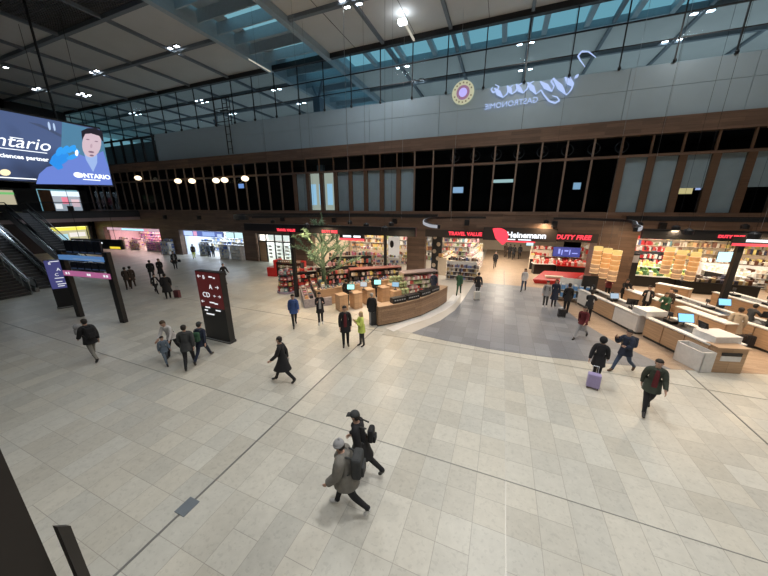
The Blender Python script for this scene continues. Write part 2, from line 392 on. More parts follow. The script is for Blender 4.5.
    if hat != 'hood':
        m = MB()
        if not hat: m.ball((0, -.026, .03), (.097, .098, .088), z0=.05)
        m.ball((0, -.042, -.005), (.092, .075, .1), 12, 8)
        if longhair: m.ball((0, -.06, -.10), (.095, .06, .16), 12, 8)
        hd('hair', m, HAIR[hair])
    if near:
        for s_ in (-1, 1):
            m = MB(); m.ball((s_*.033, .079, .004), (.012, .008, .008), 8, 6); hd('eye', m, eye_m)
            m = MB(); m.ball((s_*.09, -.002, -.005), (.012, .022, .03), 8, 6); hd('ear', m, SKIN[skin])
        m = MB(); m.ball((0, .084, -.048), (.024, .008, .007), 8, 5); hd('mouth', m, lip_m)
    root['_u'] = 0; del root['_u']
    return root, [S@x for x in hands], S@(u*.3), u
def dirpx(x, y, dx, dy):
    a, b = F(x, y), F(x+dx, y+dy); return math.atan2(b.y-a.y, b.x-a.x)
def backpack(pr, label, mt='black', big=1.0):
    root, hands, ch, u = pr
    o = empty('backpack', root.location, root.rotation_euler.z, label, 'backpack')
    m = MB(); m.box((0, -.235, ch.z+.0), (.30*big, .17*big, .42*big)); b = m.build('bag_body', CL[mt], o, bevel=.05)
    m = MB(); m.box((0, -.235-.10*big, ch.z-.08), (.22*big, .06, .2*big)); m.build('front_pocket', CL[mt], o, bevel=.02)
    for s_ in (-1, 1):
        m = MB(); pts = [(s_*.1, -.16, ch.z+.2), (s_*.115, -.03, ch.z+.235), (s_*.12, .125, ch.z+.1), (s_*.135, .10, ch.z-.1), (s_*.14, -.1, ch.z-.17)]
        for a, b_ in zip(pts, pts[1:]): m.tube(a, b_, .018, n=6)
        m.build('strap', CL['dgrey'], o)
    return o
def suitcase(loc, rz, label, mt, h=.56, handle=True, group=None):
    o = empty('suitcase', (loc[0], loc[1], 0), rz, label, 'suitcase', group)
    m = MB(); m.box((0, 0, .06+h/2), (.38, .23, h)); b = m.build('shell', mt, o, bevel=.035)
    m = MB()
    for i in range(5): m.box((-.14+.07*i, -.117, .06+h/2), (.018, .012, h*.8))
    m.build('ribs', mt, o)
    for x in (-.15, .15):
        for y in (-.08, .08): m = MB(); m.tube((x-.012, y, .03), (x+.012, y, .03), .03, n=10); m.build('wheel', black, o)
    m = MB(); hh = .24 if handle else .05
    for x in (-.08, .08): m.tube((x, .08, h+.04), (x, .08, h+.06+hh), .009, n=6)
    m.tube((-.09, .08, h+.06+hh), (.09, .08, h+.06+hh), .013, n=6); m.build('handle', steel, o)
    return o
def handbag(loc, z, rz, label, mt='black'):
    o = empty('handbag', (loc[0], loc[1], z), rz, label, 'bag')
    m = MB(); m.box((0, 0, .13), (.32, .12, .26)); m.build('bag_body', CL[mt], o, bevel=.03)
    m = MB(); pts = [(-.09, 0, .25), (-.07, 0, .38), (.07, 0, .38), (.09, 0, .25)]
    for a, b_ in zip(pts, pts[1:]): m.tube(a, b_, .008, n=6)
    m.build('handle', CL['dgrey'], o); return o

W = SKIN
def pp(x, y, dx, dy, label, **kw):
    return person(F(x, y), dirpx(x, y, dx, dy), label, **kw)
lilac = mat('lilac_shell', (.38, .32, .55), .35); sgrey = mat('silver_shell', (.6, .6, .58), .35); scase_b = mat('black_shell', (.02, .02, .024), .35); scase_r = mat('wine_shell', (.12, .03, .04), .4)
# the two walkers nearest the camera
a = pp(348, 509, -20, -3, 'person in a grey hooded jacket and pale knit hat striding across the pale tiles', pose='stride2', h=1.74, top='grey', legs='black', hat='beanie', wide=1.1, puff=.055, shoes=shoe_w, near=True, coat=.2, hood=False)
backpack(a, 'large dark backpack worn by the walker in the pale knit hat', 'dgrey', 1.15)
a = pp(362, 477, -20, -4, 'person in a black padded jacket and dark cap walking beside the grey-jacketed walker', pose='stride2', h=1.80, top='black', legs='black', hat='cap', puff=.04, near=True, coat=.28, mir=True)
backpack(a, 'black backpack worn by the walker in the dark cap', 'black', .8)
a = pp(285, 382, -20, 0, 'person in a black knee coat walking alone on the open floor, pale item in hand', pose='walk', h=1.78, top='black', coat=.42, near=True)
m = MB(); hp = a[0].matrix_basis@a[1][0]; m.box((hp.x, hp.y, hp.z-.04), (.1, .05, .16)); tag(m.build('paper_bag', CL['white'], bevel=.01), 'small white item hanging from the hand of the lone walker in a black coat', 'bag')
pp(295, 326, 6, 20, 'person in a bright blue jacket walking toward the camera left of the tree display', pose='walk', h=1.76, top='blue', legs='black', near=True, puff=.03)
pp(321, 324, 4, 20, 'person in an open black coat over a pale top with white shoes', pose='phone', h=1.74, top='black', legs='black', shirt='lgrey', shoes=shoe_w, near=True, coat=.3)
pp(346, 346, 3, 20, 'tall person in an open black coat over a dark red shirt', pose='stand', h=1.88, top='black', legs='black', shirt='burg', near=True, coat=.3, wide=1.06)
a = pp(362, 346, -20, 4, 'blond person in a yellow-green jacket looking down at a phone', pose='phone', h=1.62, top='lime', legs='dgrey', hair='blond', near=True, coat=.22, puff=.03, longhair=True)
pp(372, 325, 12, -20, 'person in a black jacket and light trousers facing the wooden kiosk counter', pose='stand', h=1.74, top='black', legs='lgrey', near=True, hair='grey', puff=.03)
# left foreground
a = pp(96, 360, -20, -8, 'person in a black jacket and grey trousers walking in front of the departure board', pose='walk', h=1.8, top='black', legs='grey', near=True, puff=.03)
backpack(a, 'black backpack worn by the person in grey trousers', 'black', 1.0)
m = MB(); hp = a[0].matrix_basis@Vector((-.12, .42, 1.42)); m.ball(hp, (.12, .12, .14)); m.box((hp.x, hp.y, hp.z-.2), (.2, .2, .22)); tag(m.build('plush_bundle', CL['lgrey'], smooth=True, bevel=.02), 'pale grey bundle held up in front of the person in grey trousers', 'bundle')
pp(167, 364, 14, 10, 'child in a blue-grey jacket walking at the left of the group of four', pose='walk', h=1.22, top='bgrey', legs='bgrey', near=True, puff=.02, coat=.12)
pp(176, 356, -16, 10, 'person in a white shirt leaning down toward the child in the group', pose='bend', h=1.76, top='white', legs='black', near=True, coat=.12, hair='brown', puff=.012)
pp(191, 367, 6, -20, 'broad person in a dark charcoal jacket seen from behind in the group of four', pose='walk', h=1.76, top='dgrey', legs='black', near=True, wide=1.12, puff=.03)
a = pp(204, 360, 14, -14, 'person in a navy jacket and grey cap at the right of the group of four', pose='stride', h=1.72, top='navy', legs='navy', near=True, hat='cap')
backpack(a, 'dark green backpack on the person with the grey cap', 'green', .9)
# left background
pp(225, 283, 20, 6, 'person in a black jacket walking behind the red direction pylon', pose='stride', h=1.74, top='black', legs='dgrey', shoes=shoe_b)
pp(129, 289, 4, -20, 'person in a dark brown jacket walking at the left of a close pair', pose='walk', h=1.7, top='brown', legs='brown')
pp(134, 288, 8, -20, 'person in a dark brown coat walking at the right of a close pair', pose='walk', h=1.72, top='brown', legs='brown', coat=.3)
pp(153, 280, 10, -20, 'stout person in a dark jacket walking side by side toward the bright shops', pose='walk', h=1.72, top='black', legs='dgrey', wide=1.2)
pp(162, 278, -10, 20, 'person in a long dark coat beside the stout walker', pose='walk', h=1.74, top='black', coat=.5, longhair=True)
pp(157, 293, 20, 6, 'person in black with a white top striding behind the black-coated traveller', pose='stride', h=1.5, top='black', legs='black', shirt='white')
pp(169, 299, 2, -20, 'traveller in a bulky black coat standing with a small suitcase', pose='stand', h=1.74, top='black', coat=.45, wide=1.2, puff=.04)
suitcase(F(178, 298), .3, 'small dark wine suitcase beside the bulky black coat', scase_r, .5)
pp(176, 269, -2, 20, 'person in a black coat over a pale top in front of the blue-lit shop', pose='stand', h=1.78, top='black', shirt='lgrey', coat=.4)
handbag(F(173.5, 268), .55, .2, 'black bag at the left hand of the person near the blue-lit shop')
handbag(F(180.5, 268), .62, .2, 'black bag at the right hand of the person near the blue-lit shop')
pp(194.5, 258.5, 4, -20, 'person in a yellow skirt standing at the entrance of the blue-lit shop', pose='stand', h=1.7, top='brown', legs='lime', skirt=True)
pp(210, 257.5, 4, -20, 'person in grey standing at the left of two inside the blue-lit shop', pose='stand', h=1.72, top='bgrey', legs='dgrey')
pp(214, 257.5, -4, -20, 'person in dark grey at the right of two inside the blue-lit shop', pose='stand', h=1.7, top='dgrey', legs='dgrey')
# shop area
pp(458.5, 295, 12, -20, 'person in a dark green jacket walking past the small display stand', pose='walk', h=1.7, top='green', legs='green', near=False)
pp(477, 297, -6, -20, 'person in a black jacket pulling a silver suitcase on the slate floor', pose='pull', h=1.72, top='black', legs='dgrey', shirt=None)
suitcase(F(476.5, 300), .5, 'silver grey suitcase behind the black jacket on the slate floor', sgrey, .55)
pp(494.5, 268, 2, 20, 'person in black walking out from the shop passage under the main sign', pose='walk', h=1.72, top='black', legs='black')
pp(509, 258.5, 2, -20, 'person in black at the left of three walking away into the passage', pose='walk', h=1.76, top='black', legs='black')
pp(513, 259.5, 2, -20, 'person in black in the middle of three walking away into the passage', pose='walk', h=1.76, top='black', legs='black', coat=.3)
a = pp(519, 259, 2, -20, 'person in black with white bag at the right of three in the passage', pose='walk', h=1.76, top='black', legs='black')
pp(523, 291, -12, 16, 'long-haired person in a white shirt and blue dungarees walking on the slate floor', pose='walk', h=1.72, top='white', legs='jeans', hair='brown', longhair=True, coat=.1, puff=.014)
pp(533, 268, -14, 8, 'person in a dark red top and trousers walking near the red display', pose='walk', h=1.66, top='burg', legs='burg')
pp(505, 257, 4, -20, 'person in brown strolling far inside the passage', pose='walk', h=1.7, top='brown', legs='brown')
a = pp(544.5, 307, -4, 20, 'person in a pale grey jacket with dark straps beside the slate floor edge', pose='stand', h=1.66, top='lgrey', legs='dgrey', shoes=shoe_w)
backpack(a, 'dark backpack on the person in the pale grey jacket', 'dgrey', .9)
pp(553, 306, 4, 20, 'person in a long dark coat standing between the pale jacket and the tall black figure', pose='stand', h=1.7, top='navy', coat=.5, longhair=True)
pp(565, 314, -8, -20, 'tall person all in black standing beside a black bag', pose='stand', h=1.82, top='black', legs='black')
suitcase(F(561, 317), .2, 'small black trolley bag at the feet of the tall person in black', scase_b, .42, False)
pp(580, 338, -18, 10, 'person in a dark red top and grey skirt with black boots walking left', pose='stride', h=1.7, top='burg', legs='lgrey', skirt=True, near=True, coat=.1)
a = pp(594, 382, 14, -20, 'person in a hooded black coat standing with a lilac suitcase', pose='pull', h=1.72, top='black', coat=.25, near=True, hood=True, puff=.024, mir=True)
suitcase(F(592, 388), dirpx(592, 388, 14, -20)-math.pi/2+.25, 'lilac suitcase held by the person in the hooded black coat', lilac, .5)
a = pp(621, 371, -20, 3, 'person in a navy padded jacket and blue jeans striding left with hand at mouth', pose='drink', h=1.76, top='navy', legs='jeans', shoes=shoe_n, near=True, puff=.035)
backpack(a, 'dark blue backpack worn by the person in blue jeans', 'navy', .95)
pp(645, 411, 6, 20, 'heavy-set person in an open dark olive jacket over a burgundy shirt', pose='walk', h=1.8, top='olive', legs='black', shirt='burg', near=True, wide=1.06, puff=.024, coat=.2)
# behind the right checkouts
pp(586, 322, 14, -14, 'person in black leaning on the end of the first white checkout', pose='reach', h=1.74, top='black', legs='black')
pp(606, 298, -6, 18, 'cashier in a dark red top behind the far white checkout', pose='reach', h=1.66, top='burg', legs='black')
pp(621, 305, 14, 10, 'cashier in a black jacket bending over the far white checkout', pose='reach', h=1.74, top='black', legs='black')
pp(643, 316, -4, 20, 'cashier in a black jacket and white shirt in the middle of the checkouts', pose='phone', h=1.78, top='black', legs='black', shirt='white')
pp(661, 322, -18, 6, 'cashier in a green top next to the white-topped block', pose='reach', h=1.68, top='green', legs='black', hair='brown')
pp(664, 318, -18, 4, 'cashier in a dark brown jacket behind the green-topped cashier', pose='stand', h=1.7, top='brown', legs='black')
pp(729, 345, 2, -20, 'customer in a beige coat seen from behind at the second row of checkouts', pose='stand', h=1.76, top='beige', legs='dgrey', hair='dark', coat=.35, wide=1.08)
suitcase(F(737, 346), .2, 'black suitcase standing at the left beside the beige coat', scase_b, .5, False)
suitcase(F(748, 347), -.1, 'black suitcase standing at the right beside the beige coat', scase_b, .5, False)
pp(741, 338, 18, 0, 'person in a charcoal jacket reading the display at the second checkout row', pose='reach', h=1.7, top='dgrey', legs='black')
# in the left kiosk
pp(398, 292, 12, -16, 'shopper in black bending over the pallet of green bags in the kiosk', pose='reach', h=1.74, top='black', legs='black')
pp(433, 296, 4, -20, 'shopper in a dark blue jacket in front of the pink package shelves', pose='stand', h=1.72, top='navy', legs='navy')
pp(347, 306, 10, -14, 'cashier in black standing between the left wooden desks', pose='stand', h=1.72, top='black', legs='black')
pp(375, 298, 10, -14, 'cashier in black standing between the right wooden desks', pose='stand', h=1.72, top='black', legs='black')
pp(338, 282, 6, -14, 'shopper in a black coat behind the tree display', pose='stand', h=1.74, top='black', legs='black')
pp(556, 262, 2, 20, 'shopper in a dark jacket in front of the blue panel', pose='stand', h=1.75, top='black', legs='black')
# ------------------------------------------------------------------ sky
w = bpy.data.worlds.new('dusk'); bpy.context.scene.world = w; w.use_nodes = True; nt = w.node_tree
bg = nt.nodes['Background']; bg.inputs[0].default_value = (.16, .35, .42, 1); bg.inputs[1].default_value = 1.1
def area(loc, sx, sy, e, col=(1, .87, .70), par=None, rot=(0, 0, 0)):
    l = bpy.data.lights.new('area_lamp', 'AREA'); l.shape = 'RECTANGLE'; l.size = sx; l.size_y = sy; l.energy = e*1.15; l.color = col
    o = bpy.data.objects.new('area_lamp', l); C.objects.link(o); o.location = loc; o.rotation_euler = rot; return o
# ------------------------------------------------------------------ floors
XL, XR, YB, YF, ZC = -57.0, 26.0, -9.0, 25.0, 18.46
def floor_poly(name, pts, z, mt):
    m = MB(); m.prism(pts, z-.02 if z else -.3, z); return struct(m.build(name, mt))
floor_poly('floor', [(-70, YB), (XR, YB), (XR, 60), (-70, 60)], 0, stone)
sl = [(-3.6, 12.68), (-2.0, 12.46), (0, 12.34), (2, 12.45), (4.2, 12.75), (6.6, 13.2), (5.4, 15.2), (4.5, 17.5), (4.0, 20), (3.8, 22.5), (3.7, 24.3),
      (-1.6, 24.3), (-1.75, 21.5), (-1.9, 19), (-2.1, 16.8), (-2.6, 14.8)]
floor_poly('floor_slate', sl, .008, slate)
wd = [(6.6, 13.2), (9.8, 14.1), (14, 14.6), (26, 14.8), (26, 45), (-1.6, 45), (-1.6, 24.3), (3.7, 24.3), (3.8, 22.5), (4.0, 20), (4.5, 17.5), (5.4, 15.2)]
floor_poly('floor_oak', wd, .007, oak_floor)
kf = [(-4.9, 12.75), (-3.6, 12.68), (-2.6, 14.8), (-2.1, 16.8), (-1.9, 19), (-1.75, 21.5), (-1.6, 24.3), (-1.6, 45), (-18, 45), (-18, 25), (-12, 19), (-9, 14.8)]
floor_poly('floor_shop', kf, .006, mat('shop_floor', (.62, .58, .52), .35, noise=.06, nscale=2))
def strip(i, x0, x1, y0, y1, mt, z=.011): m = MB(); m.rng(x0, x1, y0, y1, -.01, z); struct(m.build('trim_%d' % i, mt))
jm = mat('joint_metal', (.2, .2, .19), .5, .3, noise=0)
strip(1, -5.50, -5.455, YB, 12.9, jm); strip(2, .655, .67, YB, 12.3, mat('joint_pale', (.75, .72, .66), .2, .2, noise=0)); strip(3, 7.05, 7.09, YB, 13.3, jm)
jm2 = mat('joint_soft', (.33, .32, .3), .5, noise=0)
strip(4, XL, -5.5, 5.785, 5.80, jm2); strip(5, -20, -5, 12.30, 12.31, jm2); strip(6, -57, XR, -.5, -.49, jm2); strip(14, -5.45, XR, 5.785, 5.80, jm2)
strip(7, -4.9, 26, 12.0, 12.010, jm2); strip(8, .63, .69, 24.3, 30, jm); strip(10, 13.3, 13.32, YB, 14, jm)
m = MB(); m.rng(-5.62, -5.34, 2.52, 2.86, 0, .016); 
fb = m.build('floor_box_lid', mat('lid_steel', (.2, .23, .26), .45, .4)); tag(fb, 'small grey metal floor box lid set on the long dark joint', 'floor box')
# ------------------------------------------------------------------ enclosing walls
def wallbox(name, a, mt): m = MB(); m.rng(*a); return struct(m.build(name, mt))
wallbox('wall_rear', (XL, XR, YB-.3, YB, 0, 19), mat('rear_wall', (.25, .24, .23), .7))
wallbox('wall_right', (XR, XR+.3, YB, 60, 0, 21), mat('side_wall', (.2, .18, .16), .7))
wallbox('wall_left', (XL-.3, XL, YB, 19.5, 0, 19), dark)
wallbox('wall_far', (-70, XR, 52, 52.3, 0, 21), char)
# ------------------------------------------------------------------ timber facade
Yw = YF
def openwall():
    m = MB()
    m.rng(-57.6, -18, Yw, Yw+.5, 3.2, 5.42); m.rng(-18, XR, Yw, Yw+.5, 4.12, 5.42)
    m.rng(-57.6, XR, Yw-.06, Yw, 5.42, 5.66)
    m.rng(-57.6, XR, Yw-.12, Yw+.5, 10.42, 11.36)
    m.rng(-57.6, XR, Yw-.05, Yw+.4, 9.12, 9.28)
    return m
fw = struct(openwall().build('wall_facade', wal))
piers = [(-57.6, -54.9), (-42.0, -38.2), (-27.4, -25.5), (-20.8, -18.0), (-7.75, -6.1), (6.5, 8.75)]
for a, b in piers:
    z = 3.2 if b <= -18 else 4.12
    m = MB(); m.rng(a, b, Yw-.05, Yw+(1.8 if a > 0 else .6), 0, z); struct(m.build('wall_pier', wal))
# window bays of the upper storey
frame_m = wood('frame_timber', (.24, .17, .13), (.19, .135, .105), plank=(9, 9))
blind = mat('grey_blind', (.55, .62, .66), .7, noise=.15, nscale=1.5)
blindlit = mat('pale_blind', (.55, .58, .55), .7, emit=(.6, .7, .7), es=.12)
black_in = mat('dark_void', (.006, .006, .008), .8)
bx = []; x = -57.3
i = 0
while x < 15.5:
    x0, x1 = x, x+1.5625; i += 1; cx = (x0+x1)/2
    wnd = struct(empty('window_%d' % i, (cx, Yw, 5.66)))
    fin = (-19.5 < cx < -7.5) or cx > 6.2
    wd_ = .115 if not fin else .40
    m = MB(); m.rng(-.78, -.78+wd_, -.06 if not fin else -.02, .07 if not fin else .25, 0, 3.46)
    m.rng(-.78, -.78+.10, -.06, .07, 3.62, 4.76); m.build('window_frame', frame_m if not fin else wal_v, wnd)
    m = MB(); m.rng(-.70, .78, .06, .075, 0, 3.46); m.build('pane', glass_d, wnd)
    m = MB(); m.rng(-.70, .78, .06, .075, 3.62, 4.76); m.build('upper_pane', glass_d, wnd)
    if fin and not (-18 < cx < -15):
        m = MB(); m.rng(-.38, .78, .14, .16, 0 if cx < 0 or random.random() < .5 else 1.5, 3.46); m.build('blind', blind, wnd)
    x += 1.5625
# rooms behind the windows
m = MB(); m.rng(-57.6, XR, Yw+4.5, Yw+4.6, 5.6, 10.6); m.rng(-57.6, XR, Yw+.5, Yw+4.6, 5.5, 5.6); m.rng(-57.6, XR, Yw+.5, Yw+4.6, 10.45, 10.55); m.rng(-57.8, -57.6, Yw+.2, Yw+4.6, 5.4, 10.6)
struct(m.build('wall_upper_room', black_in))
litroom = empty('lit_window_interior', (-17.2, Yw+.9, 5.7), 0, 'bright room with pale wall and blue lit door panes seen through the upper windows', 'room')
m = MB(); m.rng(-2.0, 2.0, 0, .05, 0, 3.5); m.build('back_panel', em('lit_wall', (.75, .8, .66), .55), litroom)
for k in range(3):
    m = MB(); m.rng(-1.1+k*.95, -.5+k*.95, -.05, -.02, .5, 2.5); m.build('lit_pane', em('lit_blue', (.35, .6, .8), 1.1), litroom)
for k, (px, py, ww, hh, c) in enumerate([(458, 190, .9, .5, (.35, .55, .8)), (503, 181, 1.6, .25, (.5, .7, .7)), (577, 186, .5, .5, (.3, .5, .7)), (241, 186, .8, .5, (.25, .45, .95)), (685, 188, .9, .8, (.8, .65, .3)), (705, 186, .9, .5, (.5, .6, 1)), (717, 193, .5, .3, (.3, .5, 1))]):
    p = PY(px, py, Yw+3)
    e_ = empty('wall_screen', p, 0, ['blue lit screen deep behind the window above the passage', 'long pale lit menu strip deep behind the dark windows', 'small blue lit panel behind the window above the red lettering',
        'bright blue screen behind the windows right of the round lamps', 'warm yellow lit panel behind the right windows', 'pale violet lit panel behind the right windows', 'tiny blue screen at the right upper windows'][k], 'screen')
    m = MB(); m.rng(-ww/2, ww/2, 0, .05, -hh/2, hh/2); m.build('lit_face', em('scr%d' % k, c, .9), e_)
    m = MB(); m.rng(-ww/2-.05, ww/2+.05, .05, .12, -hh/2-.05, hh/2+.05); m.build('casing', black, e_)
lamp_w = em('warm_globe', (1, .82, .55), 2.2)
for k, (px, py) in enumerate([(138, 178), (178, 181), (192, 181), (216, 180.5), (224.5, 180), (245, 178.5)]):
    p = PY(px, py, Yw-.9)
    e_ = empty('globe_lamp', p, 0, 'warm white globe lamp hanging before the timber windows, %s' % ['leftmost of six', 'second of six from the left', 'third of six from the left', 'third of six from the right', 'second of six from the right', 'rightmost of six'][k], 'lamp', 'globe lamps before the timber windows')
    m = MB(); m.ball((0, 0, 0), (.36, .36, .27), 16, 10); m.build('globe', lamp_w, e_, smooth=True)
    m = MB(); m.tube((0, 0, .25), (0, 0, 10.6-p.z+.2), .012, n=6); m.tube((0, 0, 10.6-p.z+.2), (0, .85, 10.6-p.z+.2), .012, n=6); m.build('cable', black, e_)
for k in range(-7, 4):
    X = -8.9+6.25*k
    e_ = empty('wall_speaker', (X, Yw-.18, 4.78), 0, 'small black loudspeaker box on the brown timber band', 'speaker', 'wall speakers on the timber band')
    m = MB(); m.box((0, 0, 0), (.36, .3, .46)); m.build('speaker_box', black, e_, bevel=.02); m = MB(); m.tube((0, .14, 0), (0, .18, 0), .05); m.build('bracket', steel, e_)
# round ventilation outlets behind the upper panes
for k in range(8):
    e_ = empty('round_outlet', (6.9-1.5625*k+(.0), Yw+.35, 9.85), 0, 'dark round ventilation ring behind the upper window row', 'vent', 'round vents behind the upper panes')
    m = MB()
    for q in range(20):
        t, t2 = 2*math.pi*q/20, 2*math.pi*(q+1)/20; m.tube((.36*math.cos(t), 0, .36*math.sin(t)), (.36*math.cos(t2), 0, .36*math.sin(t2)), .035, n=5, cap=False)
    m.build('ring', char, e_); m = MB(); m.ball((0, 0, 0), .12, 8, 6); m.build('nozzle', char, e_)
# ------------------------------------------------------------------ grey metal parapet and glass screen
edge = [-39.6, -34.7, -28.9, -23.1, -17.3, -11.4, -5.4, .62, 6.5, 12.3, 18.2, 24]
pw = struct(empty('wall_parapet', (0, 0, 0)))
for a, b in zip(edge, edge[1:]):
    for z0, z1 in ((11.37, 13.06), (13.08, 14.32)):
        m = MB(); m.rng(a+.012, b-.012, Yw+.12, Yw+.2, z0, z1); m.build('panel', grey_metal, pw)
m = MB(); m.rng(-39.6, 24, Yw+.2, Yw+.5, 11.36, 14.30); m.build('backing', dark, pw)
m = MB(); m.rng(-57, -39.6, Yw+.15, Yw+.3, 11.36, 11.5); m.rng(-57, -39.6, Yw+.15, Yw+.3, 14.1, 14.3)
for k in range(9): m.rng(-57+k*2.1, -56.8+k*2.1, Yw+.1, Yw+.3, 11.36, 14.3)
wd0 = struct(empty('window_100', (0, 0, 0))); m.build('window_frame', black, wd0)
m = MB(); m.rng(-57, -39.6, Yw+.2, Yw+.22, 11.4, 14.2); m.build('pane', glass_d, wd0)
m = MB(); m.rng(-57, -39.5, Yw+2, Yw+2.1, 11.4, 14.2); struct(m.build('wall_behind_panes', mat('dim_wall', (.2, .26, .28), .7)))
mx = []; x = -58.0+.55; x = .45-2.70*21
n = 101
while x < 25:
    g = struct(empty('window_%d' % n, (x, Yw+.1, 14.3))); n += 1
    m = MB(); m.rng(-.035, .035, -.04, .04, 0.05, 4.2); m.build('mullion', black, g)
    m = MB(); m.rng(.035, 2.665, -.006, .006, .0, 4.1); m.build('pane', glass_c, g)
    m = MB(); m.ball((0, -.06, .05), .10, 10, 6); m.rng(-.05, .05, -.08, .08, -.05, .18); m.build('foot_clamp', black, g)
    m = MB(); m.rng(0, 2.7, -.035, .035, 2.38, 2.46); m.rng(0, 2.7, -.03, .03, 1.17, 1.23); m.build('rail', black, g)
    x += 2.70
m = MB(); m.rng(-57, XR, Yw-.1, Yw+.25, 18.1, 18.5); struct(m.build('trim_11', black))
# ------------------------------------------------------------------ roof
def panel(x0, x1, y0, y1, mt=ceil_p, z=ZC):
    m = MB(); m.rng(x0, x1, y0, y1, z, z+.12); return m.build('panel', mt, roof)
roof = struct(empty('ceiling', (0, 0, 0)))
corr = mat('corrugated_deck', (.13, .13, .14), .7, noise=0)
nt = corr.node_tree; wv = nt.nodes.new('ShaderNodeTexWave'); wv.inputs['Scale'].default_value = 2.4; wv.bands_direction = 'Y'; tc = nt.nodes.new('ShaderNodeTexCoord')
bp = nt.nodes.new('ShaderNodeBump'); bp.inputs['Distance'].default_value = .2; nt.links.new(tc.outputs['Object'], wv.inputs[0]); nt.links.new(wv.outputs['Fac'], bp.inputs['Height']); nt.links.new(bp.outputs[0], nt.nodes['Principled BSDF'].inputs['Normal'])
xs = [-70, -64.4, -59, -53.6, -48.2, -42.8, -37.4, -32.1, -26.6, -21.3]
xs2 = [-15.1, -10.05, -4.8, .5, 5.8, 10.9, 16.2, 21.5, XR]
ys = [YB, -4, 1, 5.6, 10.3, 15, 19.75, 25.0]; ys_b = [28.6, 33.2, 38, 43, 52]
for X in (xs, xs2):
    for a, b in zip(X, X[1:]):
        for c, d in list(zip(ys, ys[1:])):
            panel(a, b, c, d, corr if (-32.2 <= a < -26 and d <= 15) else ceil_p)
        for c, d in zip(ys_b, ys_b[1:]): panel(a, b, c, d)
for a, b in zip(xs, xs[1:]):
    if b < -21: panel(a, b, 25, 28.6)
for a, b in zip(xs2, xs2[1:]):
    if a > 5.7+3: panel(a, b, 25, 28.6)
def beam(name, x0, x1, y0, y1, z0=18.2, z1=18.6, mt=beam_m): m = MB(); m.rng(x0, x1, y0, y1, z0, z1); return m.build(name, mt, roof)
for X in (xs, xs2):
    for x in X[1:-1]: beam('beam', x-.11, x+.11, YB, 52, 18.26)
for y in ys[1:-1]+[28.6, 33.2, 38, 43]:
    beam('cross_beam', -70, -21.3, y-.14, y+.14, 18.22); beam('cross_beam', -15.1, XR, y-.14, y+.14, 18.22)
for a in xs2[:-1]: # panel seams
    beam('seam', (a+2.6)-.015, (a+2.6)+.015, YB, 25, 18.44, 18.47, dark)
# long skylight running away from the hall, with deep baffles
for x in (-21.3, -15.1): beam('edge_beam', x-.22, x+.22, YB, 52, 18.0, 19.25, sky_m)
y = YB+.4
while y < 50:
    beam('baffle', -21.1, -15.3, y, y+.10, 18.35, 19.1, sky_m); y += 1.55
m = MB(); k = 0; y = YB+.4
while y < 50:
    if (k % 3) != 1: m.rng(-20.9, -19.9, y+.1, y+1.55, 19.1, 19.15)
    else: m.rng(-20.9, -15.2, y+.1, y+1.55, 19.1, 19.15)
    y += 1.55; k += 1
m.build('skylight_deck', sky_m, roof)
# cross skylight behind the glass screen
for k in range(9):
    beam('baffle', -14.9+k*2.7, -14.55+k*2.7, 25.1, 28.4, 18.3, 18.62, sky_m)
beam('edge_beam', -15, 8.9, 28.3, 28.6, 18.2, 18.66, sky_m); beam('edge_beam', -15, 8.9, 24.95, 25.2, 18.3, 18.66, sky_m); beam('edge_beam', 8.8, 9.1, 25, 28.6, 18.2, 18.66, sky_m)
# roof columns behind the screen
for k, (px, Yc, mt_) in enumerate([(318, 29.5, char), (212, 34.5, dark)]):
    p = PY(px, 95, Yc); c_ = mat('blue_grey_steel', (.16, .21, .27), .5)
    e_ = struct(empty('roof_column', (p.x, Yc, 0)))
    m = MB(); m.rng(-.4, .4, -.4, .4, 0, 17.0); m.build('shaft', c_, e_)
    m = MB(); m.tube((0, 0, 16.9), (1.0, -.6, 18.4), .12); m.tube((0, 0, 16.9), (-1, .6, 18.4), .12); m.build('branch', c_, e_)
# ceiling light clusters
LK = .225
lampm = em('lamp_face', (.86, .93, 1), 14)
def cluster(X, Y, label, power=0, rz=0, cross=True):
    e_ = empty('ceiling_light', (X, Y, 18.62), rz, label, 'ceiling light')
    m = MB(); m.rng(-.75, .75, -.06, .06, -.10, 0); m.rng(-.06, .06, -.75, .75, -.10, 0); m.build('cross_arm', steel, e_)
    for sx in (-1, 1):
        for sy in (-1, 1):
            h_ = MB(); h_.box((sx*.42, sy*.30, -.17), (.44, .34, .14)); hh = h_.build('lamp_head', black, e_)
            f_ = MB(); f_.box((sx*.42, sy*.30, -.245), (.36, .26, .012)); f_.build('lamp_face', lampm, hh)
    if power:
        l = bpy.data.lights.new('ceiling_lamp', 'AREA'); l.shape = 'DISK'; l.size = 1.3; l.energy = power*LK; l.color = (.95, .97, 1); l.spread = R(165)
        o = bpy.data.objects.new('ceiling_lamp', l); C.objects.link(o); o.location = (0, 0, -.5); o.parent = e_
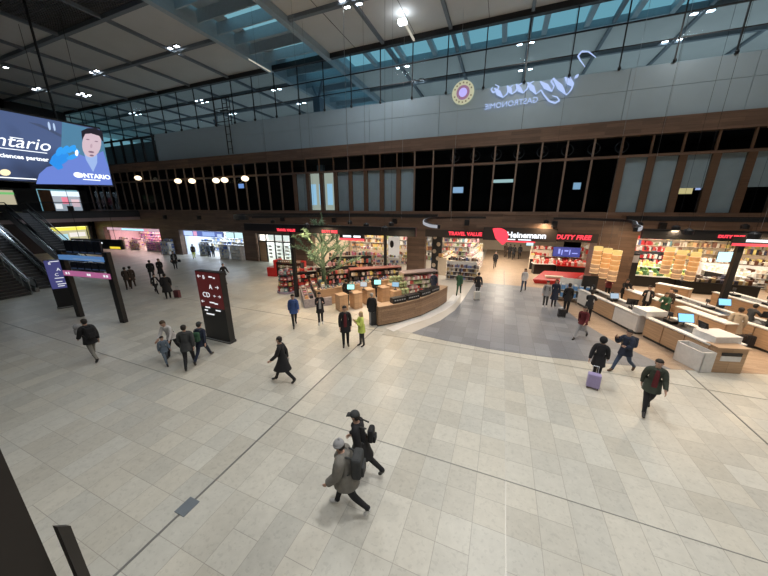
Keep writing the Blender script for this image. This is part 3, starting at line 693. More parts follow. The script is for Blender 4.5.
CLU = [(-26.0, 19.6, 'bright four-head ceiling light on the roof crossing left of the long skylight', 170), (-37.4, 19.7, 'four-head ceiling light, second along the left roof beam', 110), (-48.5, 19.7, 'four-head ceiling light, farthest left on the roof beam', 110),
    (-43.5, 15.6, 'four-head ceiling light at the left edge of the picture', 0), (-10.2, 19.9, 'bright four-head ceiling light just right of the long skylight', 1500),
    (-9.9, 29.1, 'four-head ceiling light behind the glass, nearer of the left pair', 300), (-9.4, 33, 'four-head ceiling light behind the glass, farther of the left pair', 0), (.3, 28.9, 'four-head ceiling light behind the glass above the mirrored lettering', 300),
    (.6, 33.9, 'smaller four-head ceiling light just above the mirrored lettering', 0), (10.8, 33.3, 'four-head ceiling light behind the glass at the right, lower one', 0), (10.9, 29.1, 'four-head ceiling light behind the glass near the top right corner', 300),
    (-24.6, 33.6, 'four-head ceiling light behind the glass left of the thick roof column, lower one', 0), (-24.4, 29.0, 'four-head ceiling light behind the glass above the maintenance rig', 300), (-35.4, 28.8, 'four-head ceiling light behind the left glass panes', 200), (-36, 33.5, 'faint four-head ceiling light far behind the left glass panes', 0),
    (-48.5, 28.8, 'small ceiling light behind the glass above the timber corner', 0), (-46, 25.8-3.5, 'faint ceiling light above the top edge of the video screen', 0)]
for X, Y, lb, p_ in CLU: cluster(X, Y, lb, p_)
for X, Y, p_ in [(.5, 19.8, 1100), (10.9, 19.8, 1000), (-10.2, 10.3, 650), (-10.2, 1, 700), (.5, 15, 1500), (.5, 5.6, 2100), (10.9, 10.3, 1400), (.5, -4, 1400), (10.9, 1, 1300), (-26, 8, 25), (-37.4, 8, 40)]:
    e_ = empty('ceiling_light', (X, Y, 18.2), 0, 'four-head ceiling light high above the open tiled floor', 'ceiling light', 'roof lights above the open floor')
    l = bpy.data.lights.new('ceiling_lamp', 'AREA'); l.shape = 'DISK'; l.size = 1.3; l.energy = p_*LK; l.color = (1, .985, .95); l.spread = R(120) if Y < 16 else R(175)
    o = bpy.data.objects.new('ceiling_lamp', l); C.objects.link(o); o.location = (0, 0, -.5); o.parent = e_
    m = MB(); m.rng(-.75, .75, -.06, .06, -.10, 0); m.rng(-.06, .06, -.75, .75, -.10, 0); m.build('cross_arm', steel, e_)
    for sx in (-1, 1):
        for sy in (-1, 1): h_ = MB(); h_.box((sx*.42, sy*.30, -.17), (.44, .34, .14)); h_.build('lamp_head', black, e_)
e_ = empty('spot_with_glint', (-7.55, 22.2, 18.2), 0, 'square white spotlight with a pale line of reflected light running to the glass screen', 'ceiling light')
m = MB(); m.box((0, 0, -.25), (.5, .4, .2)); m.build('lamp_head', lampm, e_); m = MB(); m.rng(-.07, .07, .3, 2.8, -.12, -.02); m.build('bar', em('pale_glow', (.9, .85, .7), .55), e_)  # the bar is the lamp's yellowish reflection, built as a glowing strip
e_ = empty('light_bar', (-21.1, 22.2, 17.9), 0, 'thin warm white light bar under the skylight edge at the glass screen', 'ceiling light')
m = MB(); m.rng(-.04, .04, 0, 2.5, 0, .08); m.build('bar', em('pale_glow', (.9, .85, .7), .55), e_)
# maintenance rig on the parapet
e_ = empty('maintenance_rig', (-27.2, Yw-.35, 11.36), 0, 'black skeletal maintenance rig leaning on the grey parapet', 'rig')
m = MB()
for x in (-.3, .3): m.tube((x, 0, 0), (x, 0, 5.2), .05)
m.build('mast', black, e_); m = MB()
for z in (.5, 1.2, 1.9, 2.6, 3.3, 4.0, 4.7): m.tube((-.3, 0, z), (.3, 0, z), .03)
m.build('rungs', black, e_); m = MB()
for x in (-1.1, 1.0): m.tube((x, -.3, 2.6), (x, -.3, 5.1), .04)
for z in (3.0, 4.2, 5.1): m.tube((-1.1, -.3, z), (1.0, -.3, z), .04)
m.box((.3, -.3, 3.9), (.9, .5, .12)); m.build('basket', black, e_)
wallbox('floor_light_bounce', (-69, XR, 25.6, 52, 11.0, 11.3), mat('bounce_pale', (.6, .62, .62), .8))  # unseen pale floor added to bounce lamp light up to the roof
area((-20, 34, 16.5), 30, .6, 340, (.85, .95, 1)); area((2, 36, 16.5), 22, .6, 440, (.85, .95, 1)); area((17, 34, 16.5), 10, .6, 500, (.85, .95, 1)); area((-45, 34, 16.5), 14, .6, 300, (.85, .95, 1))  # lamps added above that floor to brighten the roof behind the glass
# ------------------------------------------------------------------ reflected lettering and crest, built as glowing shapes before the parapet
ice = em('ice_white_reflection', (.48, .62, 1.0), .95)
e_ = empty('sign_reflection', (0, Yw-.02, 0), 0, 'glowing pale blue reflection of lettering reading backwards across the top of the grey parapet', 'sign')
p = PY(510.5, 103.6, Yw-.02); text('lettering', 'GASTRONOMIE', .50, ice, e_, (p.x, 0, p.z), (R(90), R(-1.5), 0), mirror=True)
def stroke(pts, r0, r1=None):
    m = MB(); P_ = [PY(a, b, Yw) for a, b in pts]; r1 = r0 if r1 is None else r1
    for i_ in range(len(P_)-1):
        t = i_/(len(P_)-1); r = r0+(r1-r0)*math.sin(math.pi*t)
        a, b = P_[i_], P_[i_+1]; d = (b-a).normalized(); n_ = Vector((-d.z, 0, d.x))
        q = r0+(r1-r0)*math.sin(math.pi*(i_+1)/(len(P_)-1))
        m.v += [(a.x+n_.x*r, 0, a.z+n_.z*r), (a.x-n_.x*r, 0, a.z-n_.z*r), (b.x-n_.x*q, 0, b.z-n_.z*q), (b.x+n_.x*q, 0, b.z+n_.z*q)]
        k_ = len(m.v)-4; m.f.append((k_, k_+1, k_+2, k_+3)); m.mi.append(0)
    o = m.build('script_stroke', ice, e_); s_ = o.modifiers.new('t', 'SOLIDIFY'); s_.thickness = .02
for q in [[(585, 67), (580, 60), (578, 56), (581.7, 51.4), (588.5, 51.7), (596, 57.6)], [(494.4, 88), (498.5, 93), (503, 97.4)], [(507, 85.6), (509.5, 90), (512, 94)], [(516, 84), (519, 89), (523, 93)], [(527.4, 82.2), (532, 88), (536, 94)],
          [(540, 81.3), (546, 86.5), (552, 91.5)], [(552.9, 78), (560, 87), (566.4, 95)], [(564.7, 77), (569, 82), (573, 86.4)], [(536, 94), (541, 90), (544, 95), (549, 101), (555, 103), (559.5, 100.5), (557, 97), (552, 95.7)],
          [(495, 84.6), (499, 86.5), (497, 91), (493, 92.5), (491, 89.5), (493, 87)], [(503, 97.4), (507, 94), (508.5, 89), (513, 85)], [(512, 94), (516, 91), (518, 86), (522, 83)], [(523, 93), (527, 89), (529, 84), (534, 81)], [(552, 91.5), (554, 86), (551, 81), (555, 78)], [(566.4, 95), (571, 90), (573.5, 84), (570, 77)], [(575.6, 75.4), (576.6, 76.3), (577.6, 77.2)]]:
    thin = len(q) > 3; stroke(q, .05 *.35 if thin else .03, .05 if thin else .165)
p = PY(463, 92.5, Yw-.02)
e_ = empty('crest_reflection', (p.x, Yw-.02, p.z), 0, 'glowing reflection of a round yellow-ringed crest with violet centre on the grey parapet', 'sign')
def disc(name, r, y, mt, r_in=0, par=None, n=28, h=.01):
    m = MB()
    for i_ in range(n):
        a, b = 2*math.pi*i_/n, 2*math.pi*(i_+1)/n
        m.quad((r*math.cos(a), y, r*math.sin(a)), (r*math.cos(b), y, r*math.sin(b)), (r_in*math.cos(b), y, r_in*math.sin(b)), (r_in*math.cos(a), y, r_in*math.sin(a)))
    o = m.build(name, mt, par); s_ = o.modifiers.new('t', 'SOLIDIFY'); s_.thickness = h; return o
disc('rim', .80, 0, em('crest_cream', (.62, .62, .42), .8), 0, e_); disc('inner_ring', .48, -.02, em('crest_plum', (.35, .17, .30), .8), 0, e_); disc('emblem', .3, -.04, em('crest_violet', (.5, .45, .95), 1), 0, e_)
for i_ in range(16):
    if i_ in (0, 8): continue
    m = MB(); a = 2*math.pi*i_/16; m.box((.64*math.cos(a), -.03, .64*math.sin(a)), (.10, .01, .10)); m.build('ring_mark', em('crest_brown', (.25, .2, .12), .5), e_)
# ------------------------------------------------------------------ shop halls behind the facade
def room(name, x0, x1, y1, z, wm, fm=None):
    m = MB(); m.rng(x0, x1, y1, y1+.1, 0, z); m.rng(x0-.1, x0, Yw+.5, y1, 0, z); m.rng(x1, x1+.1, Yw+.5, y1, 0, z)
    struct(m.build('wall_'+name, wm)); m = MB(); m.rng(x0, x1, Yw+.5, y1, z, z+.1); struct(m.build('ceiling_'+name, white))
room('pink_shop', -54.9, -42.1, 30, 3.25, mat('pink_wall', (.75, .55, .6), .6)); room('blue_shop', -38.2, -27.5, 30, 3.25, mat('blue_white_wall', (.7, .76, .85), .6)); room('door_shop', -25.5, -20.9, 29, 3.25, white)
area((-48.5, 27.5, 3.2), 10, 3, 420, (1, .72, .7)); area((-33, 27.5, 3.2), 9, 3, 520, (.75, .85, 1)); area((-23.2, 26.8, 3.2), 4, 2, 240, (1, .97, .9))
m = MB(); m.rng(-18.1, -18, Yw+.5, 33, 0, 4.2); m.rng(-18, -6.5, 33, 33.1, 0, 4.2); m.rng(8, XR, 36, 36.1, 0, 4.2); m.rng(-6.6, -6.5, 33, 45, 0, 4.2); m.rng(-6.5, 8, 45, 45.1, 0, 4.2)
struct(m.build('wall_shop', cream))
m = MB(); m.rng(-18, XR, Yw+.5, 45, 4.12, 4.22); struct(m.build('ceiling_shop', mat('shop_ceiling', (.12, .10, .09), .7)))
for x, y, sx, sy, e in [(-13, 27.5, 8, .5, 230), (-13, 31.5, 8, .4, 200), (-3, 28, .5, 5, 190), (.5, 32, 1.2, 12, 520), (4.5, 29, 3.4, .5, 150), (11, 28, .5, 4, 240), (14, 30, 5, .5, 280), (17.5, 27, 5, .5, 280), (14, 34, 8, .5, 220), (-3, 33, 3, .6, 120), (21, 31, 5, .6, 160)]:
    area((x, y, 4.05), sx, sy, e)
# added spots that warm the kiosk and checkout floors; housings hide the light discs
for x, y, e in [(-10, 18.5, 130), (-7.5, 15.9, 170), (-6.5, 17.5, 130), (-14, 20, 140), (-10.5, 14.2, 170), (-16, 17.5, 110), (-5.4, 13.6, 110), (7.6, 16.8, 120), (9, 15.6, 110), (8.3, 19.5, 110), (12, 18, 120), (12.5, 22.5, 130), (8, 23, 110), (3, 24.5, 80), (12, 14.5, 90)]:
    l = bpy.data.lights.new('added_canopy_spot', 'AREA'); l.shape = 'DISK'; l.size = .3; l.energy = e*.8; l.color = (1, .72, .44)
    e_ = empty('added_canopy_lamp', (x, y, 4.9), 0, 'added round black downlight hung among the canopy tracks', 'lamp', 'added canopy downlights'); m = MB(); m.lathe([(.17, -.06), (.18, .12), (.06, .2)], n=14); m.tube((0, 0, .2), (0, 0, 13.3), .006, n=5); m.build('housing', black, e_)
    o = bpy.data.objects.new('added_canopy_spot', l); C.objects.link(o); o.location = (0, 0, -.07); o.parent = e_
# ------------------------------------------------------------------ canopies: black fascias, ring tracks, posts
def fascia(label, x0, x1, y, z0, z1, posts):
    e_ = empty('canopy_fascia', (x0, y, 0), 0, label, 'canopy')
    m = MB(); m.rng(0, x1-x0, -.12, .12, z0, z1); m.build('fascia_board', black, e_)
    for px_, py_ in posts: m = MB(); m.rng(px_-x0-.11, px_-x0+.11, py_-y-.11, py_-y+.11, .012, z0+.1); m.build('post', black, e_)
    return e_
fa = fascia('long black canopy fascia carried on thin posts above the tree and cash desks', -16.6, -4.3, 15.45, 4.43, 4.92, [(-12.67, 15.45)])
fb_ = fascia('long black canopy fascia above the right checkouts', 7.0, 19, 19.6, 4.38, 4.88, [(10.95, 19.6)])
m = MB(); m.rng(-.1, .1, 6.0, 6.2, .01, 4.5)
o = m.build('post', black, fa); o.location = (-8.9+16.6+.2, .5, 0)
text('red_lettering', 'TRAVEL VALUE', .22, em('sign_red', (1, .05, .08), 1.6), fa, (3.6, -.14, 4.55), (R(90), 0, 0), bold=.01)
text('red_lettering', 'DUTY FREE', .22, em('sign_red', (1, .05, .08), 1.6), fa, (6.9, -.14, 4.55), (R(90), 0, 0), bold=.01)
text('red_lettering', 'DUTY FREE', .19, em('sign_red', (1, .05, .08), 1.6), fb_, (3.45, -.14, 4.6), (R(90), 0, 0), bold=.012)
wl = em('sign_white', (.9, .95, 1), 1.5); rl = em('sign_red', (1, .05, .08), 1.6)
def hang_sign(label, X, Y, z, w_, h_, cat='sign', strips=True):
    e_ = empty('hanging_sign', (X, Y, z), 0, label, cat)
    m = MB(); m.rng(-w_/2, w_/2, -.05, .05, -h_/2, h_/2); m.build('sign_box', black, e_)
    if strips:
        m = MB(); m.rng(-w_/2, w_/2, -.07, -.05, -h_/2, -h_/2+.12); m.build('red_strip', rl, e_)
        m = MB(); m.rng(-w_*.35, -w_*.02, -.07, -.05, -.02, .1); m.rng(w_*.08, w_*.36, -.07, -.05, -.02, .1); m.build('white_strip', wl, e_)
    return e_
p = PY(352, 237, 15.9); hang_sign('small hanging sign with white line and red strip under the left canopy', p.x, 15.9, p.z, 1.7, .4)
p = PY(757, 237, 19.0); hs = hang_sign('hanging sign with white line and red strip at the right edge of the canopy', p.x+.7, 19.0, p.z-.22, 3.0, .42)
def ring(label, pts, z, w_=.22, h_=.30, led=True):
    e_ = empty('ring_track', (pts[0][0], pts[0][1], z), 0, label, 'ceiling track')
    def sm(P_):
        out = []
        n_ = len(P_)
        for i_ in range(n_-1):
            p0 = Vector(P_[max(i_-1, 0)]); p1 = Vector(P_[i_]); p2 = Vector(P_[i_+1]); p3 = Vector(P_[min(i_+2, n_-1)])
            for t in [q/8 for q in range(8)]:
                out.append(.5*((2*p1)+(-p0+p2)*t+(2*p0-5*p1+4*p2-p3)*t*t+(-p0+3*p1-3*p2+p3)*t**3))
        out.append(Vector(P_[-1])); return out
    S_ = sm(pts); o0 = Vector(pts[0])
    def band(name, off, w__, za, zb, mt):
        m = MB(); L = []
        for i_, p in enumerate(S_):
            d = (S_[min(i_+1, len(S_)-1)]-S_[max(i_-1, 0)]).normalized(); n_ = Vector((-d.y, d.x)); c = p-o0+n_*off
            L.append([(c.x+n_.x*s_*w__/2, c.y+n_.y*s_*w__/2, z_) for s_, z_ in ((-1, za), (1, za), (1, zb), (-1, zb))])
        for r in L: m.v += r
        for i_ in range(len(L)-1):
            for k_ in range(4): m.f.append((i_*4+k_, i_*4+(k_+1) % 4, (i_+1)*4+(k_+1) % 4, (i_+1)*4+k_)); m.mi.append(0)
        m.f += [(3, 2, 1, 0), tuple(len(m.v)-4+k_ for k_ in range(4))]; m.mi += [0, 0]; m.build(name, mt, e_)
    band('track', 0, w_, 0, h_, black)
    if led: band('light_line', -w_*.5-.02, .05, .02, .14, em('led_grey', (.75, .8, .9), .4, (.3, .3, .32)))
    return e_
Z5 = 5.14
def zz(*P_): return [tuple(F(a, b, Z5)[:2]) for a, b in P_]
ring('curved black track with a grey light line, its rounded tip left of the passage sign', [(-1.2, 24.2), (-3.4, 23.6), (-4.7, 21.8), (-4.45, 18.5), (-3.7, 15), (-2.9, 12.8), (-2.4, 12.1)], Z5, .14, .15)
ring('curved black track with a grey light line, its rounded tip above the stacked lamps', [(3.4, 24.2), (5.4, 23.8), (6.8, 22.0), (6.6, 20), (6.1, 18.2), (5.4, 16), (5.0, 14.4), (4.5, 13.2)][::-1], Z5, .14, .15)
ring('long black track sweeping along the timber band above the tree display', led=False, pts=[(-4.9, 24.1), (-12, 24.1), (-17.5, 23.6), (-20.3, 21.5), (-20.6, 18.8), (-18.5, 16.4), (-16.5, 15.6)], z=Z5)
ring('long black track sweeping from the stacked lamps to the right edge', led=False, pts=[(7.6, 24.1), (13, 24.1), (20, 23.0), (24, 21)], z=Z5)
ring('thin black cross track between the canopy fascia and the timber band', [(-16.5, 16.0), (-12, 20.5), (-6, 23.8)], Z5+.1, .14, .18, led=False)
ring('thin black cross track above the right checkout displays', [(8.6, 23.8), (13, 21.5), (19, 20.0)], Z5+.1, .14, .18, led=False)
for k, (x, y, t) in enumerate([(-8.4, 15.5, 11), (-8.0, 24.0, 12), (6.2, 23.0, 10), (11.4, 19.5, 10.5), (-3.6, 22.6, 12), (8.4, 24, 10.5)]):
    m = MB(); m.tube((x, y, 5.0), (x, y, 18.2), .008, n=6)
    tag(m.build('suspension_cable', steel), 'thin steel cable rising from the black canopy tracks to the roof', 'cable', 'canopy suspension cables')
# main shop signs in the opening
e_ = empty('shop_sign', (0, Yw-.05, 0), 0, 'dark sign band over the passage with a red fan emblem and white shop name', 'sign')
m = MB(); m.rng(-6.1, 6.5, 0, .1, 3.52, 4.14); m.rng(-1.3, 3.9, -.12, .0, 3.45, 4.45); m.build('sign_band', mat('sign_band', (.045, .035, .03), .5), e_)
p = PY(465, 234, Yw-.1); text('red_lettering', 'TRAVEL VALUE', .40, rl, e_, (p.x, -.08, p.z), (R(90), 0, 0), bold=.016)
p = PY(573, 237.5, Yw-.1); text('red_lettering', 'DUTY FREE', .44, rl, e_, (p.x, -.08, p.z), (R(90), 0, 0), bold=.016, shear=.15)
p = PY(526, 235.5, Yw-.2); text('white_lettering', 'Heinemann', .60, wl, e_, (p.x, -.16, p.z), (R(90), 0, 0), bold=.02)
p = PY(500, 234, Yw-.2)
for k in range(4):
    m = MB(); a0 = R(100-k*34); pts = [(-.3+.0, -.35)]
    for q in range(7): a = a0+R(26)*(q-3)/3; pts.append((-.35+.98*math.cos(a-R(22)), -.34+.8*math.sin(a-R(12)) if True else 0))
    m.v = [(p.x+u_, -.17, p.z+v_) for u_, v_ in pts]; m.f = [tuple(range(len(pts)))]; m.mi = [0]
    o = m.build('red_fan_blade', rl, e_); s_ = o.modifiers.new('t', 'SOLIDIFY'); s_.thickness = .03
m = MB(); m.rng(.1, 1.1, -.15, -.12, 3.52, 3.60); m.rng(1.3, 2.2, -.15, -.12, 3.52, 3.60); m.build('small_white_line', wl, e_)
m = MB(); m.rng(.0, 2.5, -.16, -.12, 3.36, 3.45); m.build('red_strip', rl, e_)
p = PY(530, 243, Yw+.4); e_ = empty('hanging_screen', (p.x, Yw+.4, p.z), 0, 'small pale blue screen hanging at the right end of the main sign', 'screen'); m = MB(); m.box((0, 0, 0), (.5, .04, .4)); m.build('lit_face', em('pale_cyan', (.6, .85, .9), 1.2), e_)
m = MB(); m.box((0, .04, 0), (.54, .04, .44)); m.build('casing', black, e_)
# ------------------------------------------------------------------ goods
PCOL = [(.5, .08, .08), (.7, .65, .6), (.12, .15, .3), (.75, .6, .2), (.55, .3, .35), (.05, .05, .06), (.3, .38, .2), (.7, .4, .2), (.8, .78, .74), (.25, .12, .08), (.6, .2, .35), (.15, .3, .32)]
PM = [mat('pack_%d' % k, c, .45, noise=.25, nscale=25) for k, c in enumerate(PCOL)]
PINK = [mat('pk_%d' % k, c, .4, noise=.25, nscale=20) for k, c in enumerate([(.75, .3, .5), (.8, .72, .7), (.42, .12, .5), (.85, .5, .55), (.85, .62, .3), (.25, .1, .4)])]
BLUEP = [mat('bp_%d' % k, c, .4, noise=.25, nscale=20) for k, c in enumerate([(.75, .8, .85), (.15, .25, .6), (.7, .72, .6), (.85, .85, .85), (.3, .35, .45), (.6, .5, .3)])]
DARKP = [mat('dp_%d' % k, c, .3, noise=.25, nscale=20) for k, c in enumerate([(.04, .03, .03), (.12, .05, .03), (.4, .3, .15), (.05, .05, .08), (.5, .45, .4), (.25, .2, .18)])]
REDP = [mat('rp_%d' % k, c, .4, noise=.25, nscale=20) for k, c in enumerate([(.6, .04, .04), (.75, .1, .08), (.8, .7, .65), (.45, .02, .03), (.85, .5, .35)])]
def rows(rnd, x0, x1, y0, y1, zs, pal, wr=(.07, .22), hr=(.12, .28), fillp=.93, M_=None):
    m = MB()
    for z in zs:
        x = x0
        while x < x1:
            w_ = rnd.uniform(*wr); h = rnd.uniform(*hr); k = rnd.randrange(len(pal))
            if rnd.random() < fillp:
                m.cur = k; m.box((x+w_/2, (y0+y1)/2, z+h/2+.001), (w_*.9, (y1-y0)*rnd.uniform(.7, 1), h))
            x += w_
    return m
def gondola(loc, rz, L_, H_, D_, label, pal, seed=0, both=True, levels=4, base=black, header=None, prods='part', group=None):
    """free-standing shelf with goods on both sides"""
    e_ = empty('display_shelf', (loc[0], loc[1], 0), rz, label, 'shelf', group)
    rnd = random.Random(seed); m = MB(); m.rng(-L_/2, L_/2, -.03, .03, 0, H_); m.rng(-L_/2-.02, -L_/2, -D_/2, D_/2, 0, H_); m.rng(L_/2, L_/2+.02, -D_/2, D_/2, 0, H_); m.build('frame', base, e_)
    zs = [.12+(H_-.25)*i_/levels for i_ in range(levels)]
    for z in zs: m = MB(); m.rng(-L_/2, L_/2, -D_/2, D_/2, z-.03, z); m.build('shelf_board', base, e_)
    if header is not None: m = MB(); m.rng(-L_/2, L_/2, -D_/2, D_/2, H_, H_+.06); m.build('top', header, e_)
    hr = ((H_-.25)/levels*.45, (H_-.25)/levels*.85)
    m = rows(rnd, -L_/2, L_/2, -D_/2+.02, -.05, zs, pal, hr=hr)
    g = m.build('packaged_goods', pal, None); g.location = e_.location; g.rotation_euler = e_.rotation_euler
    tag(g, 'mixed packets and bottles standing on the boards of the %s' % label, 'goods', None, 'stuff')
    if both:
        m = rows(rnd, -L_/2, L_/2, .05, D_/2-.02, zs+[H_+.06] if header is None else zs, pal, hr=hr)
        g = m.build('packaged_goods', pal, None); g.location = e_.location; g.rotation_euler = e_.rotation_euler
        tag(g, 'mixed packets on the far side of the %s' % label, 'goods', None, 'stuff')
    return e_
def wallshelf(x0, x1, y, z1, label, pal, seed, levels=6, base=white, z0=.1):
    e_ = empty('wall_shelf', ((x0+x1)/2, y, 0), 0, label, 'shelf'); L_ = x1-x0; rnd = random.Random(seed)
    m = MB(); m.rng(-L_/2, L_/2, .25, .3, 0, z1+.1); m.build('back_panel', base, e_)
    zs = [z0+(z1-z0)*i_/levels for i_ in range(levels)]
    for z in zs: m = MB(); m.rng(-L_/2, L_/2, -.15, .25, z-.03, z); m.build('shelf_board', base, e_)
    h = (z1-z0)/levels
    g = rows(rnd, -L_/2, L_/2, -.1, .2, zs, pal, hr=(h*.4, h*.85), wr=(.08, .3), fillp=.9).build('packaged_goods', pal); g.location = e_.location
    tag(g, 'goods filling the %s' % label, 'goods', None, 'stuff'); return e_
MIX = PM+[white, cream]
wallshelf(-17.5, -13.2, 32.6, 3.6, 'wall shelf with orange-lit goods behind the tree', [PM[7], PM[9], PM[3], PM[1], cream], 1)
wallshelf(-12.9, -9.9, 32.6, 3.4, 'bright white wall shelf left of the second post', MIX+BLUEP, 2)
wallshelf(-9.6, -6.9, 32.6, 3.4, 'bright wall shelf just left of the timber pier', MIX+BLUEP, 3)
wallshelf(-6.2, -2.4, 34, 3.2, 'wall shelf with cream goods at the back of the passage', MIX, 4)
wallshelf(8.2, 15, 35.6, 3.6, 'long wall shelf with red and cream goods behind the stacked lamps', REDP+MIX, 5, base=cream)
wallshelf(15.2, 24, 35.6, 3.6, 'long wall shelf of warm coloured bottles at the far right', [PM[9], PM[3], PM[7], cream, DARKP[2]], 6, base=cream)
wallshelf(-54.6, -48.5, 29.4, 2.9, 'pink lit wall shelf in the left shop', PINK, 7); wallshelf(-48, -42.3, 29.4, 2.9, 'violet lit wall shelf in the left shop', PINK[2:]+PINK[:2], 8)
wallshelf(-38, -33, 29.4, 2.7, 'pale wall shelf at the left of the blue-lit shop', BLUEP, 9); wallshelf(-32.6, -27.8, 29.4, 2.7, 'pale wall shelf at the right of the blue-lit shop', BLUEP, 10)
# shop front pieces, left part
def lightbox(x0, x1, y, z0, z1, col, s_, label, bits=None):
    e_ = empty('light_box', ((x0+x1)/2, y, (z0+z1)/2), 0, label, 'light box'); a = (x1-x0)/2; b = (z1-z0)/2
    m = MB(); m.rng(-a, a, 0, .1, -b, b); m.build('casing', black, e_)
    m = MB(); m.rng(-a+.03, a-.03, -.02, 0, -b+.03, b-.03); m.build('lit_face', em('lb_'+label[:24], col, s_), e_)
    for q, (u0, u1, v0, v1, c, ss) in enumerate(bits or []): m = MB(); m.rng(-a+2*a*u0, -a+2*a*u1, -.03, -.02, -b+2*b*v0, -b+2*b*v1); m.build('lit_block', em('lbb_%s%d' % (label[:24], q), c, ss), e_)
    return e_
lightbox(-54.6, -42.6, Yw+.3, 2.72, 3.14, (.75, .5, .6), .8, 'pink and pale blue light box strip over the pink shop', [(.3, .72, .2, .8, (.4, .8, .95), 1.3), (.74, .8, .3, .7, (.9, .3, .4), 1)])
lightbox(-37.9, -30.9, Yw+.3, 2.45, 3.14, (.12, .18, .5), 1.0, 'dark blue light box strip over the blue-lit shop', [(.02, .25, .1, .9, (.5, .65, .95), 1.2), (.27, .36, .1, .9, (.8, .4, .6), 1.1), (.5, .8, .15, .85, (.35, .5, .9), 1), (.86, .97, .1, .6, (.6, .75, 1), 1)])
lightbox(-30.4, -27.6, Yw+.3, 2.45, 3.14, (.55, .8, .82), 1.3, 'pale cyan light box over the right part of the blue-lit shop', [(.45, .5, 0, 1, (.1, .2, .2), .2)])
for k, (x0, x1, pal, lb) in enumerate([(-53.6, -51.6, PINK, 'low pink display left in the left shop'), (-50.5, -48.4, PINK, 'pink and cream display in the middle of the left shop'), (-46.6, -44.4, PINK[2:3]+PINK[5:6]+PINK[:1], 'purple display in the left shop'), (-44.2, -42.6, PINK[:1]+PINK[2:3], 'magenta display at the right of the left shop'),
        (-40.9, -39.4, BLUEP, 'narrow magazine rack between the two left shops'), (-35.8, -34, BLUEP, 'pale display at the entrance of the blue-lit shop'), (-31, -29.6, BLUEP[3:4]+BLUEP[:1]+BLUEP[1:2], 'white card rack in front of the blue-lit shop'), (-29.2, -27.7, BLUEP[3:4]+BLUEP[:1], 'white card rack nearest the timber pier of the blue-lit shop')]):
    gondola(((x0+x1)/2, Yw+(.9 if k != 4 else -.6)-(1.0 if k in (6, 7) else 0)), 0, x1-x0, 1.7 if k > 3 else 1.35, .7, lb, pal, 20+k, base=white if k > 3 else PINK[1])
# glazed doors between the piers
doorm = em('lit_interior_white', (.80, .86, .82), .9)
e_ = struct(empty('door_1', (-23.3, Yw+.2, 0)))
m = MB()
for x in (-2.05, -.95, .25, 1.35, 2.4): m.rng(x-.06, x+.06, -.05, .05, 0, 3.15)
m.rng(-2.1, 2.45, -.05, .05, 2.25, 2.38); m.rng(-2.1, 2.45, -.05, .05, 3.07, 3.2); m.build('door_frame', dark, e_)
for a, b in ((-.89, .19), (.31, 1.29), (1.41, 2.34)):
    m = MB(); m.rng(a, b, -.01, .01, .05, 2.25); m.build('pane', glass_c, e_)
m = MB(); m.rng(-2.0, -1.0, -.02, .02, 0, 2.25); m.build('timber_leaf', oak, e_)
m = MB()
for z in (.5, .9, 1.3, 1.7):
    for a in (-.7, .5, 1.6): m.rng(a, a+.45, -.02, -.012, z, z+.2)
m.build('stickers', mat('sticker_grey', (.5, .5, .5), .5), e_)
lightbox(-24.2, -20.95, Yw+.45, 2.4, 3.05, (.75, .85, .8), 1.0, 'lit transom panel above the glazed doors')
wallshelf(-24.4, -21, 28.6, 2.2, 'white wall shelf behind the glazed doors', BLUEP[3:4]+BLUEP[:1]+PM[8:9], 30)
def V2(x, y): p = F(x, y); return (p.x, p.y)
# ---- individually placed packets
def packmesh(k, pal, dims):
    m = MB(); w_, d_, h_ = dims; m.box((0, 0, h_/2), (w_, d_, h_)); m.cur = 1; m.box((0, -d_/2-.003, h_*.55), (w_*.7, .004, h_*.35)); return m.mesh('packet', [pal, white])
NP = [0]
def packets(spots, pal, group, label, dims=(.2, .14, .24), seed=0):
    rnd = random.Random(seed); meshes = [packmesh(k, p_, (dims[0]*rnd.uniform(.8, 1.1), dims[1], dims[2]*rnd.uniform(.7, 1.15))) for k, p_ in enumerate(pal)]
    for (x, y, z, rz) in spots:
        o = bpy.data.objects.new('packet', rnd.choice(meshes)); C.objects.link(o); o.location = (x, y, z); o.rotation_euler = (0, 0, rz); tag(o, label, 'packet', group); NP[0] += 1
def along(c, rz, x, y): return (c[0]+x*math.cos(rz)-y*math.sin(rz), c[1]+x*math.sin(rz)+y*math.cos(rz))
# ---- curved timber counter of the kiosk
e_ = empty('kiosk_counter', (-5.3, 12.85, 0), 0, 'long curved oak kiosk counter with white plinth at the slate floor edge', 'counter')
pts = [(-5.42, 12.78), (-4.55, 13.75), (-3.75, 15.1), (-3.15, 16.8), (-2.85, 18.2)]
def offs(P_, d):
    out = []
    for i_, p in enumerate(P_):
        a = Vector(P_[max(i_-1, 0)]); b = Vector(P_[min(i_+1, len(P_)-1)]); t = (b-a).normalized(); n_ = Vector((-t.y, t.x)); out.append((p[0]+n_.x*d, p[1]+n_.y*d))
    return out
def loc_(P_, e=e_): return [(x-e.location.x, y-e.location.y) for x, y in P_]
m = MB(); m.prism(loc_(pts+offs(pts, .55)[::-1]), .08, 1.05); m.build('body', wood('oak_planks_dark', (.40, .25, .15), (.27, .165, .10), rot=(R(90), R(0), R(0)), plank=(1.3, .13)), e_)
m = MB(); m.prism(loc_(offs(pts, -.03)+offs(pts, .58)[::-1]), 1.05, 1.09); m.build('counter_top', mat('oak_top', (.42, .29, .19), .4), e_)
m = MB(); m.prism(loc_(offs(pts, .05)+offs(pts, .5)[::-1]), .012, .08); m.build('plinth', black, e_)
